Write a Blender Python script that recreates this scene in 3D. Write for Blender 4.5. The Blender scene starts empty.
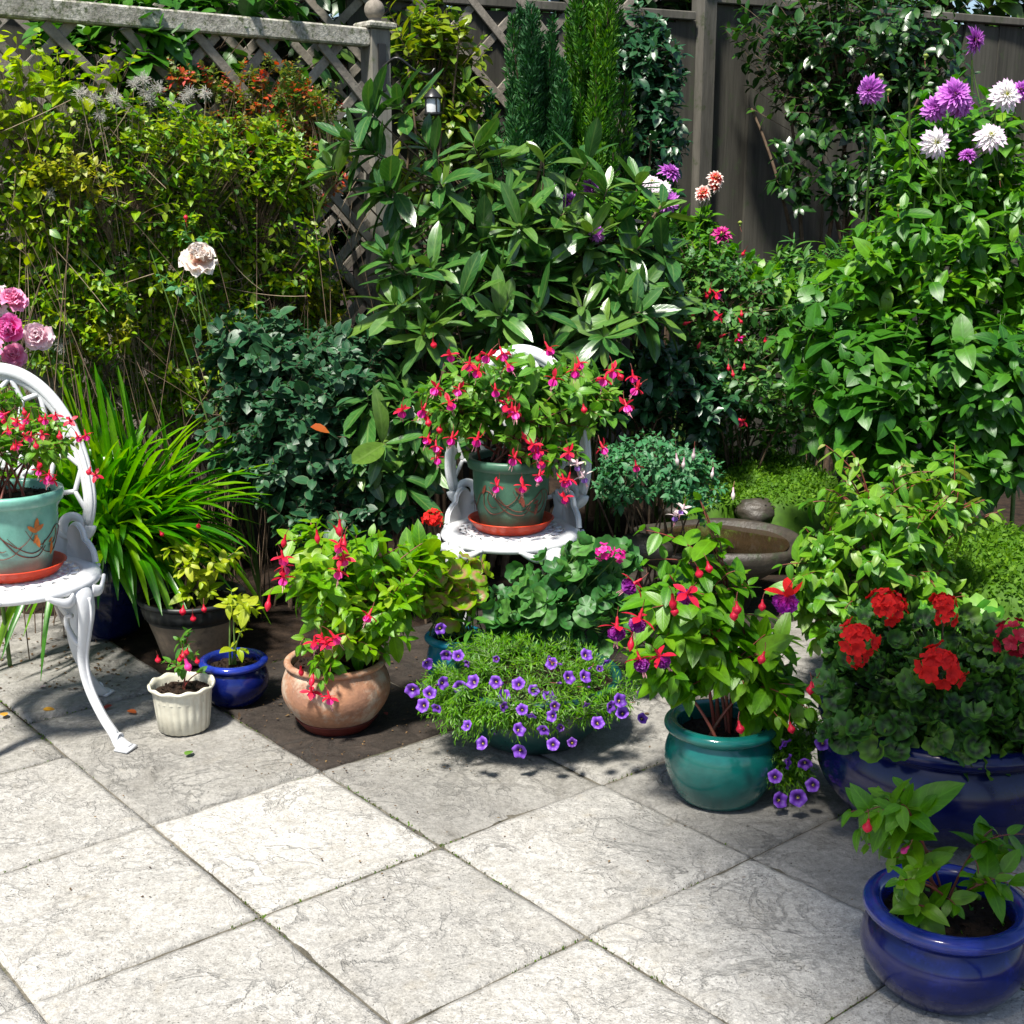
import bpy, math
import numpy as np
from mathutils import Vector, Matrix, Euler
rng = np.random.default_rng(11)
SC = bpy.context.scene
COL = SC.collection
PI = math.pi
# ------------------------------------------------------------------ camera geometry
F, PITCH, H = 1310.0, math.radians(13.6), 1.265
CP, SP = math.cos(PITCH), math.sin(PITCH)

def ray(px, py):
    a = (px - 512) / F; b = -(py - 512) / F
    return np.array([a, CP + b * SP, -SP + b * CP])

def at(px, py, Y):
    d = ray(px, py)
    return np.array([0, 0, H]) + d * (Y / d[1])

def gnd(px, py, z=0.0):
    d = ray(px, py)
    return np.array([0, 0, H]) + d * ((z - H) / d[2])

def ppm(px, py, Y):                       # metres per pixel at that point
    p = at(px, py, Y)
    return (p[1] * CP + (H - p[2]) * SP) / F

def nrm(v):
    v = np.asarray(v, float)
    return v / np.maximum(np.linalg.norm(v, axis=-1, keepdims=True), 1e-9)

# ------------------------------------------------------------------ object helpers
def tag(o, label=None, cat=None, group=None, kind=None):
    if label: o['label'] = label
    if cat: o['category'] = cat
    if group: o['group'] = group
    if kind: o['kind'] = kind
    return o

def thing(name, label, cat, loc=(0, 0, 0), rz=0.0, group=None):
    o = bpy.data.objects.new(name, None)
    o.empty_display_size = 0.05
    o.location = tuple(float(c) for c in loc); o.rotation_euler = (0, 0, rz)
    COL.objects.link(o)
    return tag(o, label, cat, group)

def world_loc(o):
    m = Matrix.Identity(4)
    while o is not None:
        m = Matrix.LocRotScale(o.location, o.rotation_euler, o.scale) @ m
        if o.parent is not None: m = o.matrix_parent_inverse @ m
        o = o.parent
    return m

class G:
    """geometry collector -> ONE mesh object"""
    def __init__(s):
        s.V = []; s.Q = []; s.T = []; s.U = []; s.R = []; s.n = 0; s.qm = []; s.tm = []
    def add(s, v, q=None, t=None, uv=None, r=None, m=0):
        v = np.asarray(v, float).reshape(-1, 3); k = len(v)
        s.V.append(v)
        s.U.append(np.zeros((k, 2)) if uv is None else np.asarray(uv, float).reshape(-1, 2))
        s.R.append(np.zeros(k) if r is None else (np.full(k, float(r)) if np.isscalar(r) else np.asarray(r, float).ravel()))
        if q is not None and len(q):
            q = np.asarray(q, int).reshape(-1, 4); s.Q.append(q + s.n); s.qm.append(np.full(len(q), m))
        if t is not None and len(t):
            t = np.asarray(t, int).reshape(-1, 3); s.T.append(t + s.n); s.tm.append(np.full(len(t), m))
        s.n += k
        return s
    def mesh(s, name, mats, smooth=True):
        me = bpy.data.meshes.new(name)
        V = np.concatenate(s.V); U = np.concatenate(s.U); R = np.concatenate(s.R)
        Q = np.concatenate(s.Q) if s.Q else np.zeros((0, 4), int)
        T = np.concatenate(s.T) if s.T else np.zeros((0, 3), int)
        L = np.concatenate([Q.ravel(), T.ravel()]).astype(np.int32)
        me.vertices.add(len(V)); me.vertices.foreach_set('co', V.ravel().astype(np.float32))
        me.loops.add(len(L)); me.loops.foreach_set('vertex_index', L)
        np_ = len(Q) + len(T)
        me.polygons.add(np_)
        ls = np.concatenate([np.arange(len(Q)) * 4, len(Q) * 4 + np.arange(len(T)) * 3]).astype(np.int32)
        me.polygons.foreach_set('loop_start', ls)
        mi = np.concatenate((s.qm if s.qm else []) + (s.tm if s.tm else [])).astype(np.int32)
        me.polygons.foreach_set('material_index', mi)
        me.polygons.foreach_set('use_smooth', np.full(np_, smooth))
        uvl = me.uv_layers.new(name='UVMap')
        uvl.data.foreach_set('uv', U[L].ravel().astype(np.float32))
        a = me.attributes.new('rnd', 'FLOAT', 'POINT')
        a.data.foreach_set('value', R.astype(np.float32))
        for m in (mats if isinstance(mats, (list, tuple)) else [mats]):
            me.materials.append(m)
        me.update(calc_edges=True)
        me.validate()
        return me
    def build(s, name, mats, parent=None, smooth=True, world=True):
        o = bpy.data.objects.new(name, s.mesh(name, mats, smooth))
        COL.objects.link(o)
        if parent is not None:
            o.parent = parent
            if world:                                    # vertices were given in world space
                o.matrix_parent_inverse = world_loc(parent).inverted()
        return o

def put(mesh, name, parent, loc, rot=(0, 0, 0), sc=1.0):
    """a part that shares mesh data, placed in world space under its thing"""
    o = bpy.data.objects.new(name, mesh); COL.objects.link(o)
    o.location = tuple(float(c) for c in loc); o.rotation_euler = rot
    o.scale = (sc, sc, sc) if np.isscalar(sc) else sc
    if parent is not None:
        o.parent = parent; o.matrix_parent_inverse = world_loc(parent).inverted()
    return o

# ------------------------------------------------------------------ shape helpers
def grid_q(a, b, wrap=False, off=0):
    i, j = np.meshgrid(np.arange(a - 1), np.arange(b if wrap else b - 1), indexing='ij')
    j2 = (j + 1) % b
    return (np.stack([i * b + j, i * b + j2, (i + 1) * b + j2, (i + 1) * b + j], -1) + off).reshape(-1, 4)

def box(g, c, s, rz=0.0, m=0, r=None, M=None, bev=0.0):
    """box with optional small chamfer"""
    hx, hy, hz = np.array(s) / 2
    if bev <= 0:
        v = np.array([[x, y, z] for z in (-hz, hz) for y in (-hy, hy) for x in (-hx, hx)])
        q = [(0, 2, 3, 1), (4, 5, 7, 6), (0, 1, 5, 4), (2, 6, 7, 3), (0, 4, 6, 2), (1, 3, 7, 5)]
    else:
        b = min(bev, hx * .9, hy * .9, hz * .9)
        ring = lambda ex, ey, z: [[-ex, -ey, z], [ex, -ey, z], [ex, ey, z], [-ex, ey, z]]
        v = np.array(ring(hx - b, hy - b, -hz) + ring(hx, hy, -hz + b) + ring(hx, hy, hz - b) + ring(hx - b, hy - b, hz))
        q = [(3, 2, 1, 0), (12, 13, 14, 15)]
        for k in range(3):
            for j in range(4):
                q.append((k * 4 + j, k * 4 + (j + 1) % 4, k * 4 + 4 + (j + 1) % 4, k * 4 + 4 + j))
    if M is not None: v = v @ np.array(M).T
    c_, s_ = math.cos(rz), math.sin(rz)
    v = v @ np.array([[c_, s_, 0], [-s_, c_, 0], [0, 0, 1]])
    g.add(v + np.array(c), q, r=r, m=m)

def lathe(g, c, prof, seg=48, m=0, scal=0.0, nscal=0, r=None, jitter=0.0):
    """prof = [(r, z)...]; scal adds a fluted radius"""
    prof = np.array(prof, float); th = np.linspace(0, 2 * PI, seg, endpoint=False)
    R = prof[:, 0][:, None] * np.ones(seg)
    if nscal: R = R * (1 + scal * (np.abs(np.sin(th * nscal / 2)) - .6))[None, :]
    v = np.stack([R * np.cos(th), R * np.sin(th), prof[:, 1][:, None] * np.ones(seg)], -1)
    uv = np.stack(np.meshgrid(np.linspace(0, 1, len(prof)), th / (2 * PI), indexing='ij'), -1)
    g.add(v.reshape(-1, 3) + np.array(c), grid_q(len(prof), seg, True)[:, ::-1], uv=uv, m=m, r=r)

def tubes(g, P, R, sides=5, m=0, rnd=0.0):
    """many tubes at once. P (n,m,3), R (n,m)"""
    P = np.asarray(P, float); R = np.asarray(R, float)
    if P.ndim == 2: P = P[None]; R = R[None]
    n, k, _ = P.shape
    if n == 0: return
    T = nrm(np.gradient(P, axis=1))
    ref = np.broadcast_to(nrm(np.array([.31, .87, .11])), T.shape)
    A = nrm(np.cross(T, ref)); B = np.cross(T, A)
    th = np.linspace(0, 2 * PI, sides, endpoint=False)
    v = P[:, :, None] + R[:, :, None, None] * (A[:, :, None] * np.cos(th)[:, None] + B[:, :, None] * np.sin(th)[:, None])
    q = grid_q(k, sides, True)
    Q = (q[None] + (np.arange(n) * k * sides)[:, None, None]).reshape(-1, 4)
    t = np.broadcast_to(np.linspace(0, 1, k)[None, :, None], (n, k, sides))
    uv = np.stack([t, np.broadcast_to(th / 6.28, (n, k, sides))], -1)
    g.add(v, Q, uv=uv, m=m, r=rnd if np.isscalar(rnd) else np.repeat(rnd, k * sides))

def sweep(g, P, W, Tk, side, sides=10, m=0, cap=True):
    """one bar along P with half-width W along 'side' and half-thickness Tk across it"""
    P = np.asarray(P, float); k = len(P)
    W = np.broadcast_to(W, k); Tk = np.broadcast_to(Tk, k)
    T = nrm(np.gradient(P, axis=0)); S = np.broadcast_to(side, (k, 3))
    S = nrm(S - (S * T).sum(-1, keepdims=True) * T); N = np.cross(T, S)
    th = np.linspace(0, 2 * PI, sides, endpoint=False)
    v = P[:, None] + S[:, None] * (W[:, None] * np.cos(th))[..., None] + N[:, None] * (Tk[:, None] * np.sin(th))[..., None]
    v = v.reshape(-1, 3); q = grid_q(k, sides, True); t = []
    if cap:
        v = np.vstack([v, P[:1], P[-1:]]); a = k * sides
        for j in range(sides):
            t.append((a, (j + 1) % sides, j)); t.append((a + 1, (k - 1) * sides + j, (k - 1) * sides + (j + 1) % sides))
    g.add(v, q, t, m=m)

def smooth_path(pts, n=24):
    """Catmull-Rom through the points"""
    p = np.array(pts, float); p = np.vstack([2 * p[0] - p[1], p, 2 * p[-1] - p[-2]])
    out = []; segs = len(p) - 3
    for u in np.linspace(0, segs - 1e-6, n):
        i = int(u); t = u - i; a, b, c, d = p[i:i + 4]
        out.append(.5 * ((2 * b) + (-a + c) * t + (2 * a - 5 * b + 4 * c - d) * t * t + (-a + 3 * b - 3 * c + d) * t ** 3))
    return np.array(out)

def bez(a, b, c, k):
    t = np.linspace(0, 1, k)[None, :, None]
    return a[:, None] * (1 - t) ** 2 + b[:, None] * 2 * t * (1 - t) + c[:, None] * t ** 2

# ------------------------------------------------------------------ leaves
def leaf_t(w, nl=5, fold=.25, curl=.25, ratio=.5, wave=0.0, across=3, bow=0.0):
    t = np.linspace(0, 1, nl + 1); hw = ratio / 2 * w(t)
    a = np.linspace(-1, 1, across)
    y = hw[:, None] * a[None]; x = np.broadcast_to(t[:, None], y.shape)
    z = fold * np.abs(y) - curl * (x ** 2) * .6 + bow * np.sin(PI * x) + wave * np.sin(t * 17)[:, None] * np.abs(a)[None] ** 2 * ratio * .3 * np.sign(a + 1e-6)[None]
    z = z - bow * 0 - .35 * fold * (np.abs(a)[None] ** 3) * hw[:, None]
    v = np.stack([x, y, z], -1).reshape(-1, 3)
    uv = np.stack([x, np.broadcast_to((a[None] + 1) / 2, y.shape)], -1).reshape(-1, 2)
    return v, grid_q(nl + 1, across), np.zeros((0, 3), int), uv

def w_ovate(t): return np.maximum(np.sin(PI * np.clip(t, 0, 1) ** .72) ** .85 * (1 - .15 * t), .02)
def w_lance(t): return np.maximum(np.sin(PI * np.clip(t, 0, 1) ** 1.1) ** .75, .03)
def w_round(t): return np.maximum(np.sqrt(np.clip(1 - (2 * t - 1) ** 2, 0, 1)) ** .9, .03)
def w_oval(t): return np.maximum(np.sin(PI * np.clip(t, 0, 1) ** .9) ** .65, .03)
def w_broad(t): return np.maximum(np.sin(PI * np.clip(t, 0, 1) ** .74) ** .62 * (1 - .25 * np.clip(t - .6, 0, 1)), .02)
def w_oblong(t): return np.maximum(np.sin(PI * np.clip(t, 0, 1) ** 1.15) ** .55, .03)
def w_toothed(t):
    return np.maximum(np.sin(PI * np.clip(t, 0, 1) ** .75) ** .9 * (1 + .13 * np.cos(t * PI * 11)), .02)

def leaf_set(w, nl=5, ratio=.5, curls=(.1, .35, .7), folds=(.15, .35), **k):
    return [leaf_t(w, nl, f, c, ratio, **k) for c in curls for f in folds]

def geran_t(rad=3, seg=22, cup=.25, lob=7, ruff=.10, sc=.09):
    """round scalloped pelargonium leaf; petiole joins near the centre"""
    th = np.linspace(-PI + .12, PI - .12, seg); rr = np.linspace(0.0, 1, rad + 1)
    edge = .5 * (1 + sc * np.abs(np.cos(th * lob / 2)) - sc * .5) * (1 - .30 * np.exp(-((np.abs(th) - PI) / .45) ** 2))
    Rm = rr[:, None] * edge[None]
    x = Rm * np.cos(th) + .0; y = Rm * np.sin(th)
    z = cup * (rr[:, None] ** 2) * .5 + ruff * rr[:, None] ** 2 * np.cos(th * lob)[None] * .5
    v = np.stack([x, y, z + 0 * x], -1).reshape(-1, 3)
    uv = np.stack([np.broadcast_to(rr[:, None], x.shape), np.broadcast_to((th / (2 * PI) + .5)[None], x.shape)], -1).reshape(-1, 2)
    return v, grid_q(rad + 1, seg), np.zeros((0, 3), int), uv

def scatter(g, tset, P, D, N, S, rnd=None, m=0, wid=None):
    P = np.asarray(P, float).reshape(-1, 3); n = len(P)
    if n == 0: return
    D = nrm(D); B = nrm(np.cross(N, D)); N = np.cross(D, B)
    S = np.broadcast_to(S, n); rnd = rng.random(n) if rnd is None else np.broadcast_to(rnd, n)
    wid = np.ones(n) if wid is None else np.broadcast_to(wid, n)
    pick = rng.integers(0, len(tset), n)
    for i, (v, q, t, uv) in enumerate(tset):
        s = np.where(pick == i)[0]
        if not len(s): continue
        k = len(v)
        X = P[s][:, None] + S[s][:, None, None] * (v[None, :, 0, None] * D[s][:, None] + (v[None, :, 1] * wid[s][:, None])[..., None] * B[s][:, None] + v[None, :, 2, None] * N[s][:, None])
        off = (np.arange(len(s)) * k)[:, None, None]
        g.add(X, (q[None] + off).reshape(-1, 4) if len(q) else None, (t[None] + off).reshape(-1, 3) if len(t) else None,
              uv=np.tile(uv, (len(s), 1)), r=np.repeat(rnd[s], k), m=m)

def blob_pts(blobs, n, shell=.45):
    """blobs (px,py,Y,rx_px,ry_px,rd_m) -> points inside the ellipsoids that stand there"""
    w = np.array([b[3] * b[4] * b[5] for b in blobs]); w = w / w.sum()
    pick = rng.choice(len(blobs), n, p=w)
    d = nrm(rng.normal(size=(n, 3))) * rng.random(n)[:, None] ** shell
    out = np.zeros((n, 3))
    for i, b in enumerate(blobs):
        s = pick == i; k = ppm(b[0], b[1], b[2])
        out[s] = at(b[0], b[1], b[2]) + d[s] * np.array([b[3] * k, b[5], b[4] * k])
    return out

UP = np.array([0, 0, 1.0])
SUNDIR = nrm(np.array([-.30, -.60, .74]))

def shrub(base, tips, limbs, leaves, nlimb=6, nodes=4, per=2, g_az=90.0, sp=.02, size=.05, th0=35, th1=80, droop=.2,
          up=1.0, tipsmall=.45, rad=.004, twig=.0015, jit=.35, arch=.15, basej=.02, gl=None, gs=None, tset=None, szj=.25, sun=.35, rnd=None, minz=None, limbup=.75, cmax=9):
    """branching plant: limbs from base, twigs to every tip, leaves along the twig ends. gl, gs = collectors"""
    base = np.asarray(base, float); n = len(tips)
    le = limbs if limbs is not None else tips[rng.choice(n, min(nlimb, n), replace=False)]
    nl = len(le)
    b0 = base + rng.normal(size=(nl, 3)) * np.array([basej, basej, 0])
    ctl = b0 + (le - b0) * np.array([.35, .35, limbup])
    LP = bez(b0, ctl, le, 12)
    tr = np.linspace(1, .35, 12)[None] * rad * np.ones((nl, 1))
    tubes(gs, LP, tr, 6)
    cand = LP[:, 2:cmax].reshape(-1, 3)
    d = np.linalg.norm(tips[:, None] - cand[None] + np.array([0, 0, .0]), axis=-1) + np.where(cand[None, :, 2] > tips[:, None, 2], .05, 0)
    st = cand[np.argmin(d, 1)]
    L = np.linalg.norm(tips - st, axis=-1)
    ctl = (st + tips) / 2 + UP * (arch * L)[:, None] + rng.normal(size=(n, 3)) * .08 * L[:, None]
    TP = bez(st, ctl, tips, 9)
    tubes(gs, TP, np.linspace(1, .5, 9)[None] * twig * np.ones((n, 1)), 4)
    # nodes from the tip backwards
    kk = np.arange(nodes)
    back = kk[None] * sp * rng.uniform(.8, 1.2, (n, 1))
    tt = 1 - back / np.maximum(L[:, None], 1e-3)
    ok = tt > -.05
    tt = np.clip(tt, 0, 1)
    f = tt * 8; i0 = np.minimum(f.astype(int), 7); fr = (f - i0)[..., None]
    ar = np.arange(n)[:, None]
    P = TP[ar, i0] * (1 - fr) + TP[ar, i0 + 1] * fr
    T = nrm(TP[ar, i0 + 1] - TP[ar, i0])
    A = nrm(np.cross(T, np.broadcast_to(np.array([.2, .3, .93]), T.shape) + rng.normal(size=(n, 1, 3)) * .4)); B = np.cross(T, A)
    az0 = rng.random((n, 1)) * 6.28
    Ps, Ds, Ns, Ss, Rs = [], [], [], [], []
    tw = rng.random((n, 1)) * .5
    for m_ in range(per):
        az = az0 + np.radians(g_az) * kk[None] + m_ * 2 * PI / per + rng.normal(size=(n, nodes)) * .2
        th = np.radians(np.interp(kk, [0, max(nodes - 1, 1)], [th0, th1]))[None] * rng.uniform(.8, 1.2, (n, nodes))
        Rd = A * np.cos(az)[..., None] + B * np.sin(az)[..., None]
        D = T * np.cos(th)[..., None] + Rd * np.sin(th)[..., None]
        D = D + rng.normal(size=D.shape) * jit * .5 - UP * droop * rng.uniform(.3, 1.3, (n, nodes, 1))
        N = UP * up + SUNDIR * sun + T * .4 + rng.normal(size=D.shape) * jit
        s = size * np.interp(kk, [0, 1.5, 3], [tipsmall, .8, 1.0])[None] * (1 + rng.normal(size=(n, nodes)) * szj)
        Ps.append(P[ok]); Ds.append(nrm(D)[ok]); Ns.append(N[ok]); Ss.append(np.clip(s, size * .3, size * 1.6)[ok])
        r_ = (tw + rng.random((n, nodes)) * .5) - np.where(kk == 0, .0, 0)[None]
        Rs.append(r_[ok])
    P = np.concatenate(Ps); D = np.concatenate(Ds); N = np.concatenate(Ns); S = np.concatenate(Ss); R = np.concatenate(Rs)
    if minz is not None:
        k = P[:, 2] > minz; P, D, N, S, R = P[k], D[k], N[k], S[k], R[k]
    scatter(gl, tset, P, D, N, S, R)
    return TP

# ------------------------------------------------------------------ materials
def newmat(name):
    m = bpy.data.materials.new(name); m.use_nodes = True
    nt = m.node_tree; nt.nodes.clear()
    return m, nt, nt.nodes, nt.links

def nd(ns, t, **kw):
    n = ns.new(t)
    for k, v in kw.items():
        if k in n.inputs: n.inputs[k].default_value = v
        else: setattr(n, k, v)
    return n

def rgba(c): return (c[0], c[1], c[2], 1.0)

def ramp(ns, stops, interp='LINEAR'):
    r = ns.new('ShaderNodeValToRGB'); cr = r.color_ramp; cr.interpolation = interp
    while len(cr.elements) < len(stops): cr.elements.new(.5)
    for e, (p, c) in zip(cr.elements, stops):
        e.position = p; e.color = rgba(c) if not np.isscalar(c) else (c, c, c, 1)
    return r

def mixc(ns, ln, fac, a, b, mode='MIX'):
    m = ns.new('ShaderNodeMix'); m.data_type = 'RGBA'; m.blend_type = mode
    for s, v in ((m.inputs[0], fac), (m.inputs[6], a), (m.inputs[7], b)):
        if hasattr(v, 'is_output'): ln.new(v, s)
        elif np.isscalar(v): s.default_value = v
        else: s.default_value = rgba(v)
    return m.outputs[2]

def mth(ns, ln, op, a, b=None, clamp=False):
    m = ns.new('ShaderNodeMath'); m.operation = op; m.use_clamp = clamp
    for s, v in zip(m.inputs, (a, b)):
        if v is None: continue
        if hasattr(v, 'is_output'): ln.new(v, s)
        else: s.default_value = v
    return m.outputs[0]

def leafmat(name, cols, rough=.42, trans=.32, vein=.35, veincol=None, spec=.5, edge=None, blotch=None, tcol=None, nveins=7, zone=None):
    """cols: colours across the leaves' random value"""
    m, nt, ns, ln = newmat(name)
    out = nd(ns, 'ShaderNodeOutputMaterial')
    at_ = nd(ns, 'ShaderNodeAttribute', attribute_name='rnd')
    r = ramp(ns, [(i / max(len(cols) - 1, 1), c) for i, c in enumerate(cols)]); ln.new(at_.outputs['Fac'], r.inputs[0])
    uv = nd(ns, 'ShaderNodeUVMap'); sx = ns.new('ShaderNodeSeparateXYZ'); ln.new(uv.outputs[0], sx.inputs[0])
    tc = ns.new('ShaderNodeTexCoord')
    nz = nd(ns, 'ShaderNodeTexNoise', Scale=45.0, Detail=3.0); ln.new(tc.outputs['Object'], nz.inputs['Vector'])
    c = mixc(ns, ln, .55, r.outputs[0], nz.outputs['Fac'], 'OVERLAY')
    # midrib and side veins
    v = mth(ns, ln, 'ABSOLUTE', mth(ns, ln, 'SUBTRACT', sx.outputs[1], .5))
    mid = mth(ns, ln, 'SUBTRACT', 1.0, mth(ns, ln, 'MULTIPLY', v, 14.0), True)
    s1 = mth(ns, ln, 'SINE', mth(ns, ln, 'MULTIPLY', mth(ns, ln, 'SUBTRACT', sx.outputs[0], mth(ns, ln, 'MULTIPLY', v, .55)), nveins * 6.28))
    s2 = mth(ns, ln, 'MULTIPLY', mth(ns, ln, 'SUBTRACT', s1, .82, True), 2.6)
    vv = mth(ns, ln, 'MULTIPLY', mth(ns, ln, 'MAXIMUM', mid, s2), vein, True)
    vc = veincol or tuple(min(1, x * 2.0 + .02) for x in cols[len(cols) // 2])
    c = mixc(ns, ln, vv, c, vc)
    if edge:      # edge = (colour, start)
        e = mth(ns, ln, 'MULTIPLY', mth(ns, ln, 'SUBTRACT', mth(ns, ln, 'MULTIPLY', v, 2.0), edge[1], True), 6.0, True)
        c = mixc(ns, ln, mth(ns, ln, 'MULTIPLY', e, .8), c, edge[0])
    if zone:      # pelargonium zone: u is the radius, zone=(colour, r0, r1, strength)
        zr = ramp(ns, [(0, 0.0), (zone[1], 0.0), ((zone[1] + zone[2]) / 2, 1.0), (zone[2], 0.0), (1, 0.0)]); ln.new(sx.outputs[0], zr.inputs[0])
        n2 = nd(ns, 'ShaderNodeTexNoise', Scale=20.0); ln.new(tc.outputs['Object'], n2.inputs['Vector'])
        zf = mth(ns, ln, 'MULTIPLY', mth(ns, ln, 'MULTIPLY', zr.outputs[0], n2.outputs['Fac']), zone[3] * 2, True)
        c = mixc(ns, ln, zf, c, zone[0])
    if blotch:    # blotch = (colour, threshold)
        n3 = nd(ns, 'ShaderNodeTexNoise', Scale=14.0, Detail=4.0); ln.new(tc.outputs['Object'], n3.inputs['Vector'])
        bf = mth(ns, ln, 'MULTIPLY', mth(ns, ln, 'SUBTRACT', n3.outputs['Fac'], blotch[1], True), 9.0, True)
        c = mixc(ns, ln, bf, c, blotch[0])
    hs = nd(ns, 'ShaderNodeHueSaturation', Saturation=1.10, Value=.98); ln.new(c, hs.inputs['Color']); c = hs.outputs[0]
    p = nd(ns, 'ShaderNodeBsdfPrincipled', Roughness=rough)
    p.inputs['Specular IOR Level'].default_value = spec
    ln.new(c, p.inputs['Base Color'])
    bp = nd(ns, 'ShaderNodeBump', Strength=.25, Distance=.002)
    hh = mth(ns, ln, 'SUBTRACT', mth(ns, ln, 'MULTIPLY', nz.outputs['Fac'], .5), vv); ln.new(hh, bp.inputs['Height']); ln.new(bp.outputs[0], p.inputs['Normal'])
    tr = nd(ns, 'ShaderNodeBsdfTranslucent')
    tt = mixc(ns, ln, 1.0, c, tcol or (1.7, 1.75, .55), 'MULTIPLY'); ln.new(tt, tr.inputs['Color'])
    mx = nd(ns, 'ShaderNodeMixShader', Fac=trans); ln.new(p.outputs[0], mx.inputs[1]); ln.new(tr.outputs[0], mx.inputs[2])
    ln.new(mx.outputs[0], out.inputs[0])
    return m

def petalmat(name, stops, rough=.5, trans=.3, byrnd=0.0, tcol=(1, 1, 1)):
    """colour runs along the petal (u)"""
    m, nt, ns, ln = newmat(name)
    out = nd(ns, 'ShaderNodeOutputMaterial')
    uv = nd(ns, 'ShaderNodeUVMap'); sx = ns.new('ShaderNodeSeparateXYZ'); ln.new(uv.outputs[0], sx.inputs[0])
    r = ramp(ns, stops); ln.new(sx.outputs[0], r.inputs[0])
    tc = ns.new('ShaderNodeTexCoord'); nz = nd(ns, 'ShaderNodeTexNoise', Scale=90.0, Detail=2.0); ln.new(tc.outputs['Object'], nz.inputs['Vector'])
    c = mixc(ns, ln, .12, r.outputs[0], nz.outputs['Fac'], 'OVERLAY')
    # fine lines along the petal
    s = mth(ns, ln, 'SINE', mth(ns, ln, 'MULTIPLY', sx.outputs[1], 60.0))
    c = mixc(ns, ln, mth(ns, ln, 'MULTIPLY', mth(ns, ln, 'ADD', s, 1.0), .035), c, (0, 0, 0))
    p = nd(ns, 'ShaderNodeBsdfPrincipled', Roughness=rough); ln.new(c, p.inputs['Base Color'])
    tr = nd(ns, 'ShaderNodeBsdfTranslucent'); tt = mixc(ns, ln, 1.0, c, tcol, 'MULTIPLY'); ln.new(tt, tr.inputs['Color'])
    mx = nd(ns, 'ShaderNodeMixShader', Fac=trans); ln.new(p.outputs[0], mx.inputs[1]); ln.new(tr.outputs[0], mx.inputs[2])
    ln.new(mx.outputs[0], out.inputs[0])
    return m

def surf(name, col, rough=.5, col2=None, scale=8.0, bump=.2, bscale=60.0, spec=.5, coat=0.0, stretch=(1, 1, 1), fine=.35, detail=6.0, dirt=None, thr=.5):
    """general surface: two tones by noise, fine mottling, bump, optional dirt patches"""
    m, nt, ns, ln = newmat(name)
    out = nd(ns, 'ShaderNodeOutputMaterial'); tc = ns.new('ShaderNodeTexCoord')
    mp = nd(ns, 'ShaderNodeMapping'); mp.inputs['Scale'].default_value = stretch; ln.new(tc.outputs['Object'], mp.inputs[0])
    n1 = nd(ns, 'ShaderNodeTexNoise', Scale=scale, Detail=detail, Roughness=.6); ln.new(mp.outputs[0], n1.inputs['Vector'])
    n2 = nd(ns, 'ShaderNodeTexNoise', Scale=bscale, Detail=5.0, Roughness=.65); ln.new(mp.outputs[0], n2.inputs['Vector'])
    r = ramp(ns, [(.35, col), (.65, col2 or tuple(x * .6 for x in col))]); ln.new(n1.outputs['Fac'], r.inputs[0])
    c = mixc(ns, ln, fine, r.outputs[0], n2.outputs['Fac'], 'OVERLAY')
    if dirt:
        n3 = nd(ns, 'ShaderNodeTexNoise', Scale=scale * 2.3, Detail=8.0, Roughness=.7); ln.new(tc.outputs['Object'], n3.inputs['Vector'])
        f = mth(ns, ln, 'MULTIPLY', mth(ns, ln, 'SUBTRACT', n3.outputs['Fac'], thr, True), 7.0, True)
        c = mixc(ns, ln, f, c, dirt)
    p = nd(ns, 'ShaderNodeBsdfPrincipled', Roughness=rough); p.inputs['Specular IOR Level'].default_value = spec
    p.inputs['Coat Weight'].default_value = coat; p.inputs['Coat Roughness'].default_value = .08
    ln.new(c, p.inputs['Base Color'])
    bp = nd(ns, 'ShaderNodeBump', Strength=bump, Distance=.004); ln.new(n2.outputs['Fac'], bp.inputs['Height']); ln.new(bp.outputs[0], p.inputs['Normal'])
    rr = mth(ns, ln, 'ADD', mth(ns, ln, 'MULTIPLY', n1.outputs['Fac'], .3), rough - .15); ln.new(rr, p.inputs['Roughness'])
    ln.new(p.outputs[0], out.inputs[0])
    return m
# ================================================================== SETTING
M = {}
M['soil'] = surf('soil', (.035, .022, .014), .95, (.012, .008, .006), 30, .9, 160, spec=.2, fine=.6)
M['peat'] = surf('peat', (.03, .017, .01), .95, (.010, .006, .004), 60, 1.0, 220, spec=.2, fine=.7)
M['white_iron'] = surf('white_painted_iron', (.66, .67, .68), .36, (.58, .59, .61), 12, .12, 90, coat=.1, fine=.10, dirt=(.50, .50, .46), thr=.66)
M['sea_glaze'] = surf('sea_green_glaze', (.19, .44, .36), .38, (.10, .30, .24), 7, .12, 70, coat=.3, fine=.25, dirt=(.30, .45, .38), thr=.60)
M['moss_glaze'] = surf('dark_green_glaze', (.055, .14, .09), .45, (.03, .09, .06), 8, .12, 70, fine=.25, dirt=(.08, .15, .11), thr=.62)
M['teal_glaze'] = surf('teal_glaze', (.006, .15, .125), .18, (.004, .075, .07), 6, .06, 40, coat=.4, fine=.25)
M['blue_glaze'] = surf('cobalt_glaze', (.004, .011, .11), .18, (.002, .003, .035), 5, .08, 30, coat=.25, spec=.4, fine=.5, dirt=(.010, .022, .24), thr=.58)
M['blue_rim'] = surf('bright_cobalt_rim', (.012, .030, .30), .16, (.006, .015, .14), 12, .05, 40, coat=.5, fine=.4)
M['ink_glaze2'] = surf('navy_glaze', (.004, .008, .07), .18, (.002, .003, .028), 5, .05, 30, coat=.15, spec=.4, fine=.4, dirt=(.01, .015, .15), thr=.6)
M['ink_glaze'] = surf('ink_blue_glaze', (.004, .010, .07), .15, (.003, .004, .03), 5, .05, 30, coat=.7, fine=.3)
M['terracotta'] = surf('weathered_terracotta', (.42, .20, .10), .8, (.26, .13, .08), 6, .4, 80, fine=.5, dirt=(.42, .33, .25), thr=.50)
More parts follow.
